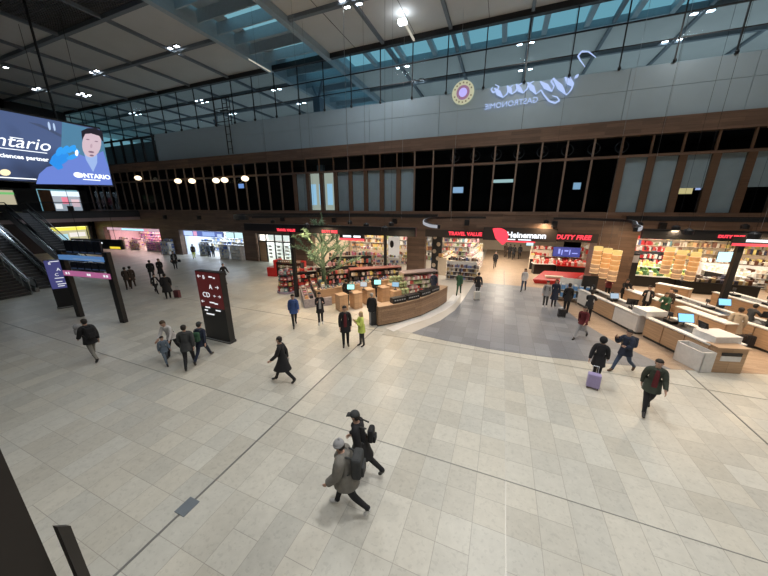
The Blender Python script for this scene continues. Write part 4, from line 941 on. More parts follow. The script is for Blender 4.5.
m = MB(); m.prism(offs([(-5.0, 12.72)]+pts[1:]+[(-2.75, 20)], -.02)+offs([(-5.0, 12.72)]+pts[1:]+[(-2.75, 20)], -.55)[::-1], .0, .012); struct(m.build('trim_12', white))
m = MB(); m.box((-5.62, 13.12, .5), (.3, .75, 1.0), R(-48)); tag(m.build('counter_end_block', dark), 'dark end block closing the near end of the curved oak counter', 'block')
for k, t in enumerate([(-4.75, 13.95), (-4.22, 14.75), (-3.78, 15.7), (-3.45, 16.65)]):
    rz = [R(52), R(57), R(64), R(69)][k]
    s_ = empty('price_display', (t[0], t[1], 1.09), rz, 'black display box with pale lettering on the curved oak counter, %s' % ['nearest of four', 'second nearest of four', 'second farthest of four', 'farthest of four'][k], 'display box', 'black display boxes on the curved counter')
    mm = MB(); mm.box((0, 0, .14), (.85, .34, .28)); mm.build('box_body', black, s_)
    mm = MB()
    for q in range(5): mm.box((-.3+.15*q, -.175, .16), (.09, .008, .06))
    mm.build('pale_marks', mat('sticker_grey', (.5, .5, .5), .5), s_)
def monitor(loc, rz, label, on=True, col=(.35, .65, .85), s_=1.6, w_=.42, h_=.28, tilt=15, name='monitor'):
    e = empty(name, loc, rz, label, 'monitor')
    m = MB(); m.box((0, .02, .02), (.2, .18, .02)); m.tube((0, .03, .02), (0, .03, .3), .02, n=8); m.build('stand', black, e)
    M_ = Matrix.Translation((0, -.01, .36))@Matrix.Rotation(R(-tilt), 4, 'X')
    m = MB(); m.box((0, .015, 0), (w_+.04, .03, h_+.04), M=M_); m.build('casing', black, e)
    m = MB(); m.box((0, -.003, 0), (w_, .006, h_), M=M_); m.build('screen', em('scr_%s' % str(col), col, s_) if on else dark, e); return e
# desks
for k, (x, y) in enumerate([(-8.45, 14.3), (-7.85, 15.0), (-7.45, 15.95), (-6.75, 16.75), (-6.4, 17.5)]):
    e = empty('cash_desk', (x, y, 0), R(58), 'small oak cash desk in the kiosk row, %s' % ['nearest the open floor', 'second from the open floor', 'in the middle of the row of five', 'second from the far end', 'at the far end'][k], 'desk', 'oak cash desks in the kiosk')
    m = MB(); m.box((0, 0, .5), (.55, .6, .96)); m.build('body', oak, e); m = MB(); m.box((0, 0, 1.0), (.6, .65, .04)); m.build('desk_top', MATS['oak_top'], e); m = MB(); m.box((0, 0, .01+.01), (.45, .5, .02)); m.build('plinth', black, e)
monitor((-8.05, 14.75, 1.02), R(20), 'turquoise-lit monitor on the near oak cash desk', col=(.35, .85, .8)); monitor((-7.0, 16.4, 1.02), R(20), 'turquoise-lit monitor on the far oak cash desk', col=(.35, .85, .8))
monitor((-7.6, 15.6, 1.02), R(10), 'pale white monitor between the turquoise screens', col=(.7, .75, .8), s_=.8); monitor((-5.75, 16.3, 1.02), R(10), 'blue monitor in front of the green pallet', col=(.35, .6, .8), s_=.9)
m = MB(); m.box((-5.75, 16.3, .51), (.6, .5, 1.0), R(58)); tag(m.build('till_stand', oak, bevel=.01), 'slim oak stand carrying the blue monitor beside the curved counter', 'stand')
e = empty('back_counter', (-8.6, 16.8, 0), R(54), 'long low oak counter behind the row of cash desks', 'counter')
m = MB(); m.box((0, 0, .52), (6.0, .5, 1.0)); m.build('body', oak, e); m = MB(); m.box((0, 0, 1.04), (6.05, .55, .04)); m.build('counter_top', MATS['oak_top'], e)
sp_ = []
for i_ in range(24): x, y = along((-8.6, 16.8), R(54), -2.8+i_*.24, random.uniform(-.12, .12)); sp_.append((x, y, 1.06, R(54)+random.uniform(-.2, .2)))
packets(sp_, [PM[5], PM[2], PM[11], PM[9]], 'small dark items on the low oak counter', 'small dark packet on the long low oak counter behind the cash desks', (.14, .12, .18), 4)
# shelves of the kiosk
def gz(x, y, x2, y2): a, b = F(x, y), F(x2, y2); return ((a.x+b.x)/2, (a.y+b.y)/2), math.atan2(b.y-a.y, b.x-a.x), (b-a).length
c, rz, L_ = (-11.3, 18.6), R(42), 3.0
gondola(c, rz, L_, 1.65, .8, 'dark shelf with sweets directly behind the tree', DARKP+[PM[0], PM[4]], 40, base=black)
gondola((-8.7, 19.9), R(38), 4.0, 1.5, .8, 'long dark shelf with a red top row behind the cash desks', DARKP+PM[:6], 41, base=black, header=mat('red_brown', (.3, .1, .08), .5))
gondola((-5.2, 19.7), R(42), 2.7, 1.55, .9, 'shelf of pink and cream packages behind the curved counter', [PM[4], PM[8], PM[1], PM[0], PM[6]], 42, base=mat('greige', (.3, .26, .22), .5), header=mat('mauve_top', (.35, .28, .28), .5))
gondola((-2.75, 24.6), R(0), 2.4, 1.6, .8, 'white framed stand with dark bottles at the mouth of the passage', DARKP+[PM[2]], 43, base=white)
gondola((-11.9, 21.9), R(30), 3.6, 1.9, .7, 'tall shelf behind the sweets shelf left of the timber pier', PM+DARKP, 44, base=black)
gondola((-13.5, 17.4), R(42), 2.4, 1.3, .7, 'shelf with red and cream packets just right of the black post', REDP+DARKP[:2], 45, base=black)
gondola((-9.8, 25.6), R(10), 2.4, 1.3, .7, 'low shelf of colourful packs before the bright white wall shelf', MIX, 46, base=white)
gondola((-12.3, 28.0), R(0), 3.4, 1.6, .8, 'display shelf inside the left shop hall, nearer one', MIX, 47, base=cream); gondola((-9.0, 29.6), R(0), 3, 1.6, .8, 'display shelf inside the left shop hall, farther one', MIX, 48, base=cream)
gondola((-4.4, 27.3), R(80), 3, 1.6, .8, 'orange and cream display left of the passage', [PM[7], cream, PM[8], PM[3], PM[1]], 49, base=cream); gondola((-2.1, 29.5), R(85), 4, 1.5, .9, 'pale display shelf along the left side of the passage, nearer one', [cream, PM[8], white, PM[4]], 50, base=white)
gondola((-2.4, 34.5), R(88), 5, 1.8, .9, 'warm lit display shelf along the left side of the passage, farther one', [cream, PM[8], PM[7], PM[3]], 51, base=white)
# advertising figures
e = empty('advert_banner', (-9.35, 25.9, 0), 0, 'tall white advert banner with a dark bottle shape behind the second post', 'banner'); m = MB(); m.rng(-.55, .55, 0, .06, .02, 3.3); m.build('banner_panel', em('banner_white', (.8, .78, .74), .35, (.7, .7, .7)), e); m = MB(); m.ball((-.2, -.02, 2.6), (.2, .03, .35)); m.build('dark_figure', black, e)
e = empty('advert_column', (-5.3, 26.2, 0), 0, 'dark poster column with pale faces right of the timber pier', 'banner'); m = MB(); m.rng(-.45, .45, 0, .3, .02, 3.7); m.build('column_body', dark, e); m = MB()
for q in range(5): m.ball((-.2+.35*(q % 2), -.02, .8+.65*q), (.18, .03, .2), 10, 6)
m.build('pale_faces', cream, e)
# red island and round tower at the left
e = empty('red_display', (-18.3, 20.2, 0), R(10), 'red display island with black shelves left of the tree', 'display'); m = MB(); m.rng(-.9, -.2, -.5, .6, .012, .8); m.rng(-.2, 2.4, .2, .6, .012, 1.35); m.rng(-.2, .0, -.5, .6, .012, 1.5); m.build('island_body', red, e)
m = MB(); m.rng(0, 2.3, -.4, .2, .2, .25); m.rng(0, 2.3, -.4, .2, .7, .75); m.rng(0, 2.3, -.3, .2, 1.15, 1.2); m.rng(0, .06, -.4, .2, .012, 1.3); m.rng(2.3, 2.36, -.4, .2, .012, 1.3); m.build('shelf_board', black, e)
sp_ = [(*along((-18.3, 20.2), R(10), .12+.2*i_, -.1), z, R(10)) for z in (.251, .751, 1.201) for i_ in range(11)]
packets(sp_, [PM[5], PM[9], PM[6], PM[8]], 'packets on the red island', 'dark packet on the shelves of the red display island', (.17, .2, .26), 5)
e = empty('round_tower_display', (-14.15, 16.3, 0), 0, 'round tiered tower of colourful packs left of the black post', 'display'); m = MB(); m.lathe([(.75, .012), (.75, .15), (.12, .16), (.12, 1.7)], n=20); m.build('core', mat('mauve_top'if 0 else 'tower_base', (.35, .3, .4), .5), e)
for z in (.55, .95, 1.35): m = MB(); m.lathe([(.7-.1*z, z-.03), (.7-.1*z, z)], n=20); m.build('tier', dark, e)
for j_, (z, r) in enumerate([(.151, .6), (.551, .52), (.951, .48), (1.351, .42)]):
    packets([(-14.15+r*math.cos(t), 16.3+r*math.sin(t), z, t+math.pi/2) for t in [2*math.pi*q/12 for q in range(12)]], [PM[4], PM[0], PM[8], PM[3], PM[11]], 'packets on the round tower', 'small colourful packet on a tier of the round tower', (.2, .16, .27), 60+j_)
# tree
tc_ = F(323, 298); TX, TY = -10.95, 16.3
e = empty('artificial_tree', (TX, TY, 0), 0, 'tall green artificial tree with bare forked branches and needle tufts above a goods island', 'tree')
bark = mat('tree_green_bark', (.15, .23, .15), .8, noise=.3, nscale=12, bump=.5); leafm = mat('tree_needles', (.20, .31, .20), .8, noise=.35, nscale=10)
rt = random.Random(11); m = MB(); LV = []
def branch(p, d, L_, r, dep):
    q = p+d*L_; m.tube(p, q, r, r*.65, n=7)
    if dep == 0 or r < .012: LV.append((p, q)); return
    for _ in range(3 if dep > 1 else 2):
        a = rt.uniform(0, 6.28); nd = (d+Vector((math.cos(a), math.sin(a), rt.uniform(-.1, .5)))*rt.uniform(.5, .8)).normalized(); branch(p+d*L_*rt.uniform(.55, 1), nd, L_*rt.uniform(.6, .8), r*.55, dep-1)
    LV.append((p, q))
m.tube((0, 0, .6), (0, 0, 4.2), .17, .08, n=9)
for q in range(11):
    a = q*2.4; z = 1.5+q*.23; L_ = 1.6-.06*q; branch(Vector((0, 0, z)), Vector((math.cos(a), math.sin(a), .55+.04*q)).normalized(), L_, .07, 2)
m.build('trunk', bark, e, smooth=True)
m = MB()
for p, q in LV:
    for _ in range(26):
        t = rt.random(); c_ = p.lerp(q, t); d = Vector((rt.uniform(-1, 1), rt.uniform(-1, 1), rt.uniform(-.3, 1))).normalized()*rt.uniform(.10, .26); s_ = d.orthogonal().normalized()*.026
        m.quad(c_+s_, c_-s_, c_+d-s_*.3, c_+d+s_*.3)
m.build('needles', leafm, e)
# goods island under the tree
e = empty('goods_island', (-11.15, 15.35, 0), R(-48), 'low sloped island heaped with colourful packs around the tree foot', 'display')
m = MB(); m.prism([(-1.5, -.8), (1.5, -.8), (1.5, .9), (-1.5, .9)], .012, .55); m.build('island_base', mat('island_print', (.4, .36, .38), .5, noise=.4, nscale=9), e)
m = MB(); m.rng(-1.3, 1.3, -.1, .8, .55, .85); m.rng(-1.0, 1.0, .35, .8, .85, 1.1); m.build('tier', dark, e)
sp_ = []
for i_ in range(13):
    for y_, z in ((-.62, .551), (-.32, .551), (.05, .851), (.5, 1.101)):
        if z > 1 and not 1 < i_ < 11: continue
        if z > .8 and not 0 < i_ < 12: continue
        if y_ > .4 and 5 <= i_ <= 8: continue
        sp_.append((*along((-11.15, 15.35), R(-48), -1.32+.22*i_, y_), z, R(-48)+rt.uniform(-.15, .15)))
packets(sp_, PM, 'packs on the tree island', 'colourful pack heaped on the low island at the foot of the green tree', (.19, .2, .22), 7)
# pallet with green bags
pc = (-6.15, 18.15); e = empty('pallet_stand', (pc[0], pc[1], 0), R(42), 'wooden stepped pallet stand in the kiosk holding green bags', 'stand')
m = MB(); m.rng(-.6, .6, -.6, .6, .03, .25); m.rng(-.6, .6, -.2, .6, .25, .6); m.rng(-.6, .6, .2, .6, .6, .95); m.build('steps', MATS['oak_top'], e)
bm_ = MB(); bm_.ball((0, 0, .13), (.15, .13, .14), 10, 7); gmesh = bm_.mesh('green_bag', mat('bag_green', (.27, .34, .2), .6, noise=.3, nscale=20), True)
for yy, z in ((-.4, .25), (0, .6), (.4, .95)):
    for q in range(4):
        for dz in (0, .2):
            o = bpy.data.objects.new('green_bag', gmesh); C.objects.link(o); x, y = along(pc, R(42), -.45+.3*q, yy); o.location = (x, y, z+dz); tag(o, 'pale green bag stacked on the wooden stepped stand', 'bag', 'green bags on the pallet stand')
# ------------------------------------------------------------------ right checkouts
def counter(label, p0, p1, dep, wood_front=True, h=1.02, panels=3, top=None, gear=0, seed=0, top_white=False):
    p0, p1 = Vector(p0), Vector(p1); d = p1-p0; rz = math.atan2(d.y, d.x); L_ = d.length
    e = empty('checkout_counter', (p0.x, p0.y, 0), rz, label, 'counter')   # local x along, local -y is the inner side when dep<0
    s = 1 if dep > 0 else -1; D = abs(dep); fm = oak if wood_front else white
    m = MB(); m.rng(.03, L_-.03, s*.06, s*(D-.04), .012, .12); m.build('plinth', dark, e)
    m = MB(); m.rng(0, L_, s*.05, s*D, .12, h-.05); m.build('body', MATS['oak_top'] if wood_front else marble, e)
    w_ = L_/panels
    for i_ in range(panels):
        m = MB(); m.rng(i_*w_+.02, (i_+1)*w_-.02, 0, s*.05, .14, h-.08); m.build('front_panel', fm if wood_front or i_ != 1 else oak, e)
    m = MB(); m.rng(-.02, L_+.02, -s*.02, s*.26, h-.05, h); m.rng(-.02, L_+.02, s*(D-.24), s*(D+.02), h-.05, h); m.build('ledge', white if not top_white else marble, e)
    m = MB(); m.rng(.02, L_-.02, s*.26, s*(D-.24), h-.08, h-.04); m.build('belt', black, e)
    rnd = random.Random(seed)
    for i_ in range(gear):
        x = (i_+.6)*L_/gear; g = empty('till_equipment', tuple(along((p0.x, p0.y), rz, x, s*D*.45))+(h-.04,), rz, None, None)
        m = MB(); m.rng(-.2, .2, -.16, .16, 0, .12); m.build('keyboard_box', black, g); m = MB(); m.tube((.1, 0, .12), (.1, 0, .36), .015, n=6); m.rng(.0, .2, -.03, .0, .3, .46); m.build('card_reader', dark, g)
        tag(g, 'black till box, %s of the %s' % (['first', 'second', 'third'][i_]+' from the near end', ' '.join(label.split()[:6]).replace(' with', '').replace(' an', '')), 'till')
    return e
def cc(*a): return [tuple(q) for q in a]
EQ = ['nearest the tiled floor', 'in the middle', 'at the far end']
cA = counter('near checkout counter with oak front panels beside the marble bins', (7.75, 13.75), (6.75, 16.35), -1.35, panels=3, gear=2, seed=1)
cB = counter('long white checkout counter with an oak insert running along the slate floor', (6.55, 16.55), (4.95, 20.9), -1.15, wood_front=False, panels=3, gear=3, seed=2, h=1.0)
cC = counter('second row checkout counter with oak front behind the beige coat', (11.55, 15.0), (10.35, 17.8), -1.3, panels=3, gear=1, seed=3)
cD = counter('checkout counter farther along the second row', (10.15, 18.0), (9.0, 21.4), -1.1, panels=3, gear=2, seed=4)
cE = counter('third row oak counter near the right edge', (14.6, 16.4), (13.6, 19.4), -1.3, panels=3, gear=1, seed=5)
cF = counter('third row oak counter farther back below the black post', (13.3, 19.8), (12.4, 23.2), -1.2, panels=3, gear=2, seed=6)
cG = counter('low oak counter between the first and second checkout rows', (9.55, 16.4), (8.75, 18.6), -.5, panels=2, h=1.1)
cH = counter('low oak counter behind the long white checkout', (8.4, 19.2), (7.5, 21.6), -.5, panels=2, h=1.1)
cI = counter('far oak counter in front of the flower table', (11.4, 23.4), (10.2, 24.6), -.5, panels=1, h=1.0)
def block(label, x, y, rz, dx, dy, z0, z1, mt=marble, nm='raised_block'):
    m = MB(); m.box((0, 0, (z0+z1)/2), (dx, dy, z1-z0)); o = m.build(nm, mt, bevel=.01); o.location = (x, y, 0); o.rotation_euler = (0, 0, rz); return tag(o, label, 'block')
rA = math.atan2(2.6, -1.0)
block('white marble-look block on the near end of the first checkout', 8.25, 14.45, rA, .85, 1.0, 1.02, 1.28); block('white marble-look block at the joint of the two front checkouts', 7.05, 16.9, rA, .8, 1.0, 1.02, 1.28); block('white marble-look block on the second checkout row', 11.9, 16.05, rA, .85, 1.0, 1.02, 1.28)
block('white marble-look block on the third checkout row', 14.9, 17.6, rA, .85, 1.0, 1.02, 1.28)
# marble bins at the near end
e = empty('marble_bin', (7.72, 13.95, 0), rA, 'open-topped pale marble bin box leaning before the first checkout', 'bin')
m = MB()
m.rng(-.52, .52, .06, .11, .012, .82); m.rng(-.52, -.47, .11, .5, .012, .82); m.rng(.47, .52, .11, .5, .012, .82); m.rng(-.52, .52, .45, .5, .012, .78); m.rng(-.47, .47, .11, .45, .012, .06); m.build('bin_walls', marble, e)
m = MB(); m.rng(-.3, .3, .3, .33, .4, .7); m.build('inner_divider', white, e)
e = empty('end_cabinet', (8.3, 13.75, 0), R(15), 'oak end cabinet with a dark slot and white panel closing the first checkout', 'cabinet')
m = MB(); m.rng(-.5, .5, -.15, .3, .012, 1.0); m.build('body', oak, e); m = MB(); m.rng(-.33, .33, -.17, -.15, .72, .84); m.build('slot', black, e); m = MB(); m.rng(-.33, .33, -.17, -.15, .5, .7); m.build('white_panel', white, e)
m = MB(); m.rng(-.53, .53, -.2, .32, 1.0, 1.04); m.build('top', MATS['oak_top'], e)
monitor((7.85, 15.75, 1.0), R(8), 'bright blue monitor on the first checkout beside the marble block', col=(.25, .62, .95), s_=1.5, w_=.55, h_=.36, tilt=25)
monitor((10.9, 19.3, 1.0), R(8), 'small bright blue monitor on the second checkout row', col=(.25, .62, .95), s_=1.5, w_=.5, h_=.32, tilt=20)
monitor((6.1, 18.6, .98), R(15), 'small pale screen on the long white checkout', col=(.45, .6, .75), s_=.9, tilt=20)
monitor((8.05, 14.95, 1.0), R(100), 'black monitor seen edge-on near the raised marble block', on=False); monitor((11.5, 17.6, 1.0), R(180), 'black monitor with its back to the viewer on the second row', on=False)
monitor((13.9, 18.6, 1.0), R(30), 'dark monitor on the third checkout row', on=False); monitor((6.6, 17.7, .98), R(170), 'black monitor back on the long white checkout', on=False)
e = empty('display_totem', (5.5, 21.1, 0), R(8), 'large black display board standing at the far end of the white checkout', 'display'); m = MB(); m.rng(-.42, .42, -.06, .06, 1.0, 1.85); m.build('board', black, e); m = MB(); m.rng(-.06, .06, -.05, .05, .012, 1.0); m.rng(-.3, .3, -.2, .2, .012, .03); m.build('stand', dark, e)
# plastic bag and bottles rack, blue
e = empty('blue_rack', (4.85, 21.4, 0), R(-10), 'rack of blue and white hanging bags next to the tall figure in black', 'rack'); m = MB(); m.rng(-.9, .9, .1, .16, .012, 1.5); m.rng(-.9, -.85, -.4, .16, .012, 1.2); m.rng(.85, .9, -.4, .16, .012, 1.2); m.rng(-.9, .9, -.4, .1, .3, .33); m.rng(-.9, .9, -.4, .1, .8, .83); m.build('frame', white, e)
bm_ = MB(); bm_.box((0, 0, .14), (.2, .16, .28)); bm_.cur = 1; bm_.box((0, 0, .31), (.16, .12, .06)); blm = bm_.mesh('blue_pack', [mat('pack_sky', (.12, .30, .6), .4, noise=.2), white])
for q in range(5):
    for z in (.331, .831):
        for yy in (-.25, .0):
            o = bpy.data.objects.new('blue_pack', blm); C.objects.link(o); x, y = along((4.85, 21.4), R(-10), -.66+.33*q, yy-.05); o.location = (x, y, z); tag(o, 'sky blue pack with white top on the rack beside the tall person in black', 'pack', 'blue packs on the rack')
# stacked pendant lamps
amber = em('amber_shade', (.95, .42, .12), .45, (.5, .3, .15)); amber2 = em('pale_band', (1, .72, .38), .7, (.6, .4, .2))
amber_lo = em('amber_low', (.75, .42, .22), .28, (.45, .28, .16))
def pend(px, y0, y1, Yd, label, r=.235):
    a, b = PY(px, y0, Yd), PY(px, y1, Yd); e = empty('stacked_lamp', (a.x, Yd, b.z), 0, label, 'lamp'); H_ = a.z-b.z; n_ = 6
    for i_ in range(n_):
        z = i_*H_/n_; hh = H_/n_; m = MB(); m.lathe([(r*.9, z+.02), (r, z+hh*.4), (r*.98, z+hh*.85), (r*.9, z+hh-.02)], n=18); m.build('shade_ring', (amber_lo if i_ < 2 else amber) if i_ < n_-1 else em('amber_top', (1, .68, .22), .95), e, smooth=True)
        m = MB(); m.lathe([(r*.86, z-.01), (r*1.02, z), (r*1.02, z+.02), (r*.86, z+.03)], n=18); m.build('rim', amber2, e)
    m = MB(); m.tube((0, 0, H_), (0, 0, 5.2-b.z), .006, n=6); m.build('cable', steel, e)
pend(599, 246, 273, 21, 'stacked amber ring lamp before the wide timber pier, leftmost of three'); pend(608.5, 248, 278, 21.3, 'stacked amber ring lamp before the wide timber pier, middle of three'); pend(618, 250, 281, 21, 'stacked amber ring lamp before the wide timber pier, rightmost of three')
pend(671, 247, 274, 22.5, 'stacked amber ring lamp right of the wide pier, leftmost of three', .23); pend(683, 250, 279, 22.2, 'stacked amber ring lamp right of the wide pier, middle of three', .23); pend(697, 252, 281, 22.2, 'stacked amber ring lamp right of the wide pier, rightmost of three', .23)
# duty free hall
def table(label, x, y, rz, L_, D_, h, mt, pal, seed, hr=(.15, .35)):
    e = empty('display_table', (x, y, 0), rz, label, 'table'); m = MB(); m.rng(-L_/2, L_/2, -D_/2, D_/2, h-.06, h); m.build('table_top', mt, e); m = MB(); m.rng(-L_/2+.1, L_/2-.1, -D_/2+.1, D_/2-.1, .012, h-.06); m.build('base', black, e)
    g = rows(random.Random(seed), -L_/2+.1, L_/2-.1, -D_/2+.1, 0, [h], pal, hr=hr, wr=(.08, .25)).build('packaged_goods', pal); g.location = (x, y, 0); g.rotation_euler = (0, 0, rz); tag(g, 'goods laid out in front on the %s' % label, 'goods', None, 'stuff')
    g = rows(random.Random(seed+1), -L_/2+.1, L_/2-.1, .05, D_/2-.1, [h], pal, hr=(hr[0]*1.3, hr[1]*1.4), wr=(.08, .25)).build('packaged_goods', pal); g.location = (x, y, 0); g.rotation_euler = (0, 0, rz); tag(g, 'goods laid out at the rear of the %s' % label, 'goods', None, 'stuff')
    return e
e = empty('red_wedge_display', (4.0, 26.6, 0), R(5), 'low red wedge-shaped display near the slate floor', 'display'); m = MB(); m.v = [(-1.1, -.8, .01), (1.6, -.8, .01), (2.6, .6, .01), (-.3, .6, .01), (-1.3, -.9, .35), (1.2, -.9, .35), (2.9, .7, .8), (-.2, .7, .8)]; m.f = [(3, 2, 1, 0), (4, 5, 6, 7), (0, 1, 5, 4), (1, 2, 6, 5), (2, 3, 7, 6), (3, 0, 4, 7)]; m.mi = [0]*6; m.build('wedge_body', red, e)
m = MB(); m.rng(-.3, 1.0, -.5, -.1, .47, .60); m.build('pale_tray', cream, e)
table('red fronted table of sweets before the blue panel', 7.0, 29.6, R(-3), 4.2, 1.0, 1.0, red, REDP, 70); table('white curved-looking table beside the red sweets', 4.2, 30.0, R(10), 2.4, .9, 1.0, white, [cream, PM[8], REDP[1]], 72)
table('cream display table at the right side of the passage', 3.6, 33, R(80), 3, 1, 1.1, cream, [cream, PM[8], PM[3], DARKP[4]], 74)
gondola((5.2, 32.4), 0, 4.4, 1.9, .8, 'red and cream shelf behind the sweets tables', REDP+[cream], 75, base=cream)
lightbox(PY(553, 250, 31.6).x, PY(581, 250, 31.6).x, 31.6, PY(566, 257, 31.6).z, PY(566, 247, 31.6).z, (.05, .06, .30), 1.0, 'dark blue backlit panel with pale squiggles above the red sweets table', [(.2, .27, .3, .8, (.35, .4, .95), 1.1), (.32, .36, .2, .7, (.35, .4, .95), 1.1), (.42, .56, .55, .7, (.35, .4, .95), 1.1), (.6, .64, .25, .75, (.35, .4, .95), 1.1), (.7, .9, .35, .45, (.35, .4, .95), 1.1)])
table('white flower table with yellow and green bunches behind the pier', 11.6, 28.2, R(-2), 3.4, 1.2, .9, white, [mat('petal_yellow', (.75, .72, .2), .6), mat('leaf_green', (.2, .4, .12), .6), PM[8], mat('leaf_dark', (.1, .22, .08), .6)], 76, (.15, .4))
table('long white sloped table with small produce behind the flower table', 12.0, 31.0, R(-12), 4.6, 1.0, 1.15, white, [PM[6], PM[3], PM[8], PM[7]], 78)
table('dark table with open boxes below the amber lamps', 14.6, 27.3, R(-2), 4.2, 1.3, .85, black, DARKP+[white], 80); table('white pointed table at the foot of the black post', 16.2, 29.3, R(-60), 2.6, .8, 1.2, white, [cream, PM[8]], 82)
gondola((17.6, 30.5), R(-10), 4.6, 1.7, .9, 'bottle shelf with white ledges right of the amber lamps', [DARKP[4], PM[8], DARKP[1], cream], 84, base=white); gondola((20.8, 28.2), R(-16), 5, 1.6, .9, 'brown bottle shelf at the right edge, nearer one', DARKP+[PM[3], PM[9], cream], 86, base=MATS['oak_top'])
gondola((19.4, 25.6), R(-16), 4.4, 1.3, .9, 'low brown shelf of bottles and packs at the right edge', DARKP+[PM[3], PM[1], cream], 87, base=MATS['oak_top']); gondola((21, 32.5), R(-10), 6, 2.2, .9, 'tall warm shelf of bottles at the right edge, farther one', [PM[3], PM[9], cream, PM[7], DARKP[2]]+DARKP, 88, base=mat('shop_tan', (.36, .27, .2), .6))
gondola((11.2, 33.4), 0, 5, 2.1, .8, 'shelf with red and white packs behind the produce table', REDP+[PM[8], PM[5]], 89, base=dark)
e = empty('dark_totem', (9.7, 27.4, 0), R(10), 'slim dark information totem right of the wide pier', 'totem'); m = MB(); m.rng(-.3, .3, -.05, .05, .02, 2.6); m.build('panel', black, e); m = MB(); m.rng(-.25, .25, -.07, -.05, 1.9, 2.45); m.build('notice', mat('notice_grey', (.35, .33, .33), .6), e)
for k, (px_, lb) in enumerate([(724, 'left one of two pale cyan screens beside the right black post'), (733, 'right one of two pale cyan screens beside the right black post')]):
    p = PY(px_, 257, 24.3); e = empty('hanging_screen', p, 0, lb, 'screen'); m = MB(); m.rng(-.28, .28, 0, .04, -.3, .3); m.build('lit_face', em('cyan_screen', (.55, .85, .95), 1.5), e); m = MB(); m.rng(-.3, .3, .04, .08, -.32, .32); m.tube((0, .06, .3), (0, .06, 4.12-p.z), .015, n=6); m.build('casing', black, e)
# ------------------------------------------------------------------ left part of the hall
def pylon(label, a, b, h, t, face_mat, lines, low=.38, name='direction_pylon', cat='sign'):
    a, b = Vector(a[:2]), Vector(b[:2]); d = b-a; rz = math.atan2(d.y, d.x); W_ = d.length
    e = empty(name, (a.x, a.y, 0), rz, label, cat); m = MB(); m.rng(0, W_, 0, t, .12, h); m.build('pylon_body', black, e)
    m = MB(); m.rng(-.03, W_+.03, -.03, t+.03, .0, .12); m.build('base', dark, e); m = MB(); m.rng(-.03, W_+.03, -.035, -.03, .05, .09); m.build('base_trim', steel, e)
    m = MB(); m.rng(.02, W_-.02, -.012, 0, h*low, h-.03); m.build('face_panel', face_mat, e)
    for s_, x, z, sz in lines: text('lettering', s_, sz, em('pylon_white', (.85, .87, .9), 1.0), e, (x*W_, -.02, z*h), (R(90), 0, 0), align='LEFT', ex=.004)
    return e
def arrow(e, x, z, s, W_, h, dirn):
    m = MB(); X, Z = x*W_, z*h; g = 1 if dirn == 'r' else -1
    m.rng(X-s*.5, X+s*.5, -.022, -.014, Z-s*.06, Z+s*.06)
    for q in (-1, 1):
        M_ = Matrix.Translation((X+g*s*.33, -.018, Z+q*s*.14))@Matrix.Rotation(g*q*R(45), 4, 'Y'); m.box((0, 0, 0), (s*.5, .008, s*.12), M=M_)
    m.build('arrow', em('pylon_white', (.85, .87, .9), 1.0), e)
pa, pb = F(207, 338.5), F(230.5, 344)
rp = pylon('tall dark direction pylon with a lit wine red panel, letters A and CD and arrows', pa, pb, 3.3, .28, em('wine_panel', (.12, .016, .018), .4, (.08, .01, .01)),
    [('B', .30, .92, .24), ('A', .50, .795, .30), ('CD', .18, .675, .32)], low=.50)
Wp = (pb-pa).length
arrow(rp, .16, .93, .2, Wp, 3.3, 'l'); arrow(rp, .82, .80, .2, Wp, 3.3, 'r'); arrow(rp, .68, .675, .14, Wp, 3.3, 'l'); arrow(rp, .86, .675, .16, Wp, 3.3, 'r'); arrow(rp, .14, .575, .18, Wp, 3.3, 'l')
m = MB()
for x, z, w_ in ((.55, .935, .22), (.72, .925, .12), (.42, .575, .3), (.62, .565, .2), (.2, .495, .3), (.15, .45, .2), (.62, .47, .3), (.2, .40, .5)): m.rng(x*Wp-w_*.5*0, x*Wp+w_, -.018, -.012, z*3.3-.03, z*3.3+.03)
m.build('small_text_bars', em('pylon_white', (.85, .87, .9), 1.0), rp)
pa, pb = F(60.5, 307), F(73.5, 312); pa = Vector((-24.6, 8.0)); pb = Vector((-24.25, 8.75))
lp = pylon('tall dark direction pylon with a lit blue violet panel near the foot of the escalator', pa, pb, 3.0, .35, em('violet_panel', (.075, .075, .24), .7, (.02, .02, .08)), [('B', .2, .93, .2), ('A', .5, .8, .26), ('C', .35, .7, .24)], low=.42)
m = MB(); Wp = (pb-pa).length
for x, z, w_ in ((.3, .95, .4), (.3, .62, .4), (.3, .55, .3), (.35, .5, .5), (.35, .46, .3)): m.rng(x*Wp, x*Wp+w_*Wp*1.1, -.018, -.012, z*3.05-.02, z*3.05+.02)
m.build('small_text_bars', em('pylon_white', (.85, .87, .9), 1.0), lp)
# departures board gate
A, B = Vector((-21.75, 7.85)), Vector((-18.45, 8.25)); d = B-A; rz = math.atan2(d.y, d.x); L_ = d.length
e = empty('departure_board', (A.x, A.y, 0), rz, 'black departures gate on two posts with dark monitors, a blue strip and a pink strip', 'information board')
for x in (0, L_): m = MB(); m.rng(x-.17, x+.17, -.1, .1, 0, 3.8); m.build('post', black, e)
m = MB(); m.rng(.0, L_, -.04, .06, 3.7, 3.8); m.rng(.0, L_, -.02, .06, 2.5, 2.6); m.build('beam', black, e)
for r_ in range(2):
    for i_ in range(5):
        m = MB(); x = .75+i_*.53; z = 3.66 if r_ else 2.78; m.rng(x-.24, x+.24, -.06, .04, z+.0, z+.68 if r_ else z+.42); mo = m.build('monitor', mat('monitor_face', (.015, .02, .035), .25), e)
        m = MB(); m.rng(x-.21, x+.21, -.066, -.06, z+.04, z+.10); m.build('faint_line', em('faint_blue', (.03, .05, .1), .6), mo)
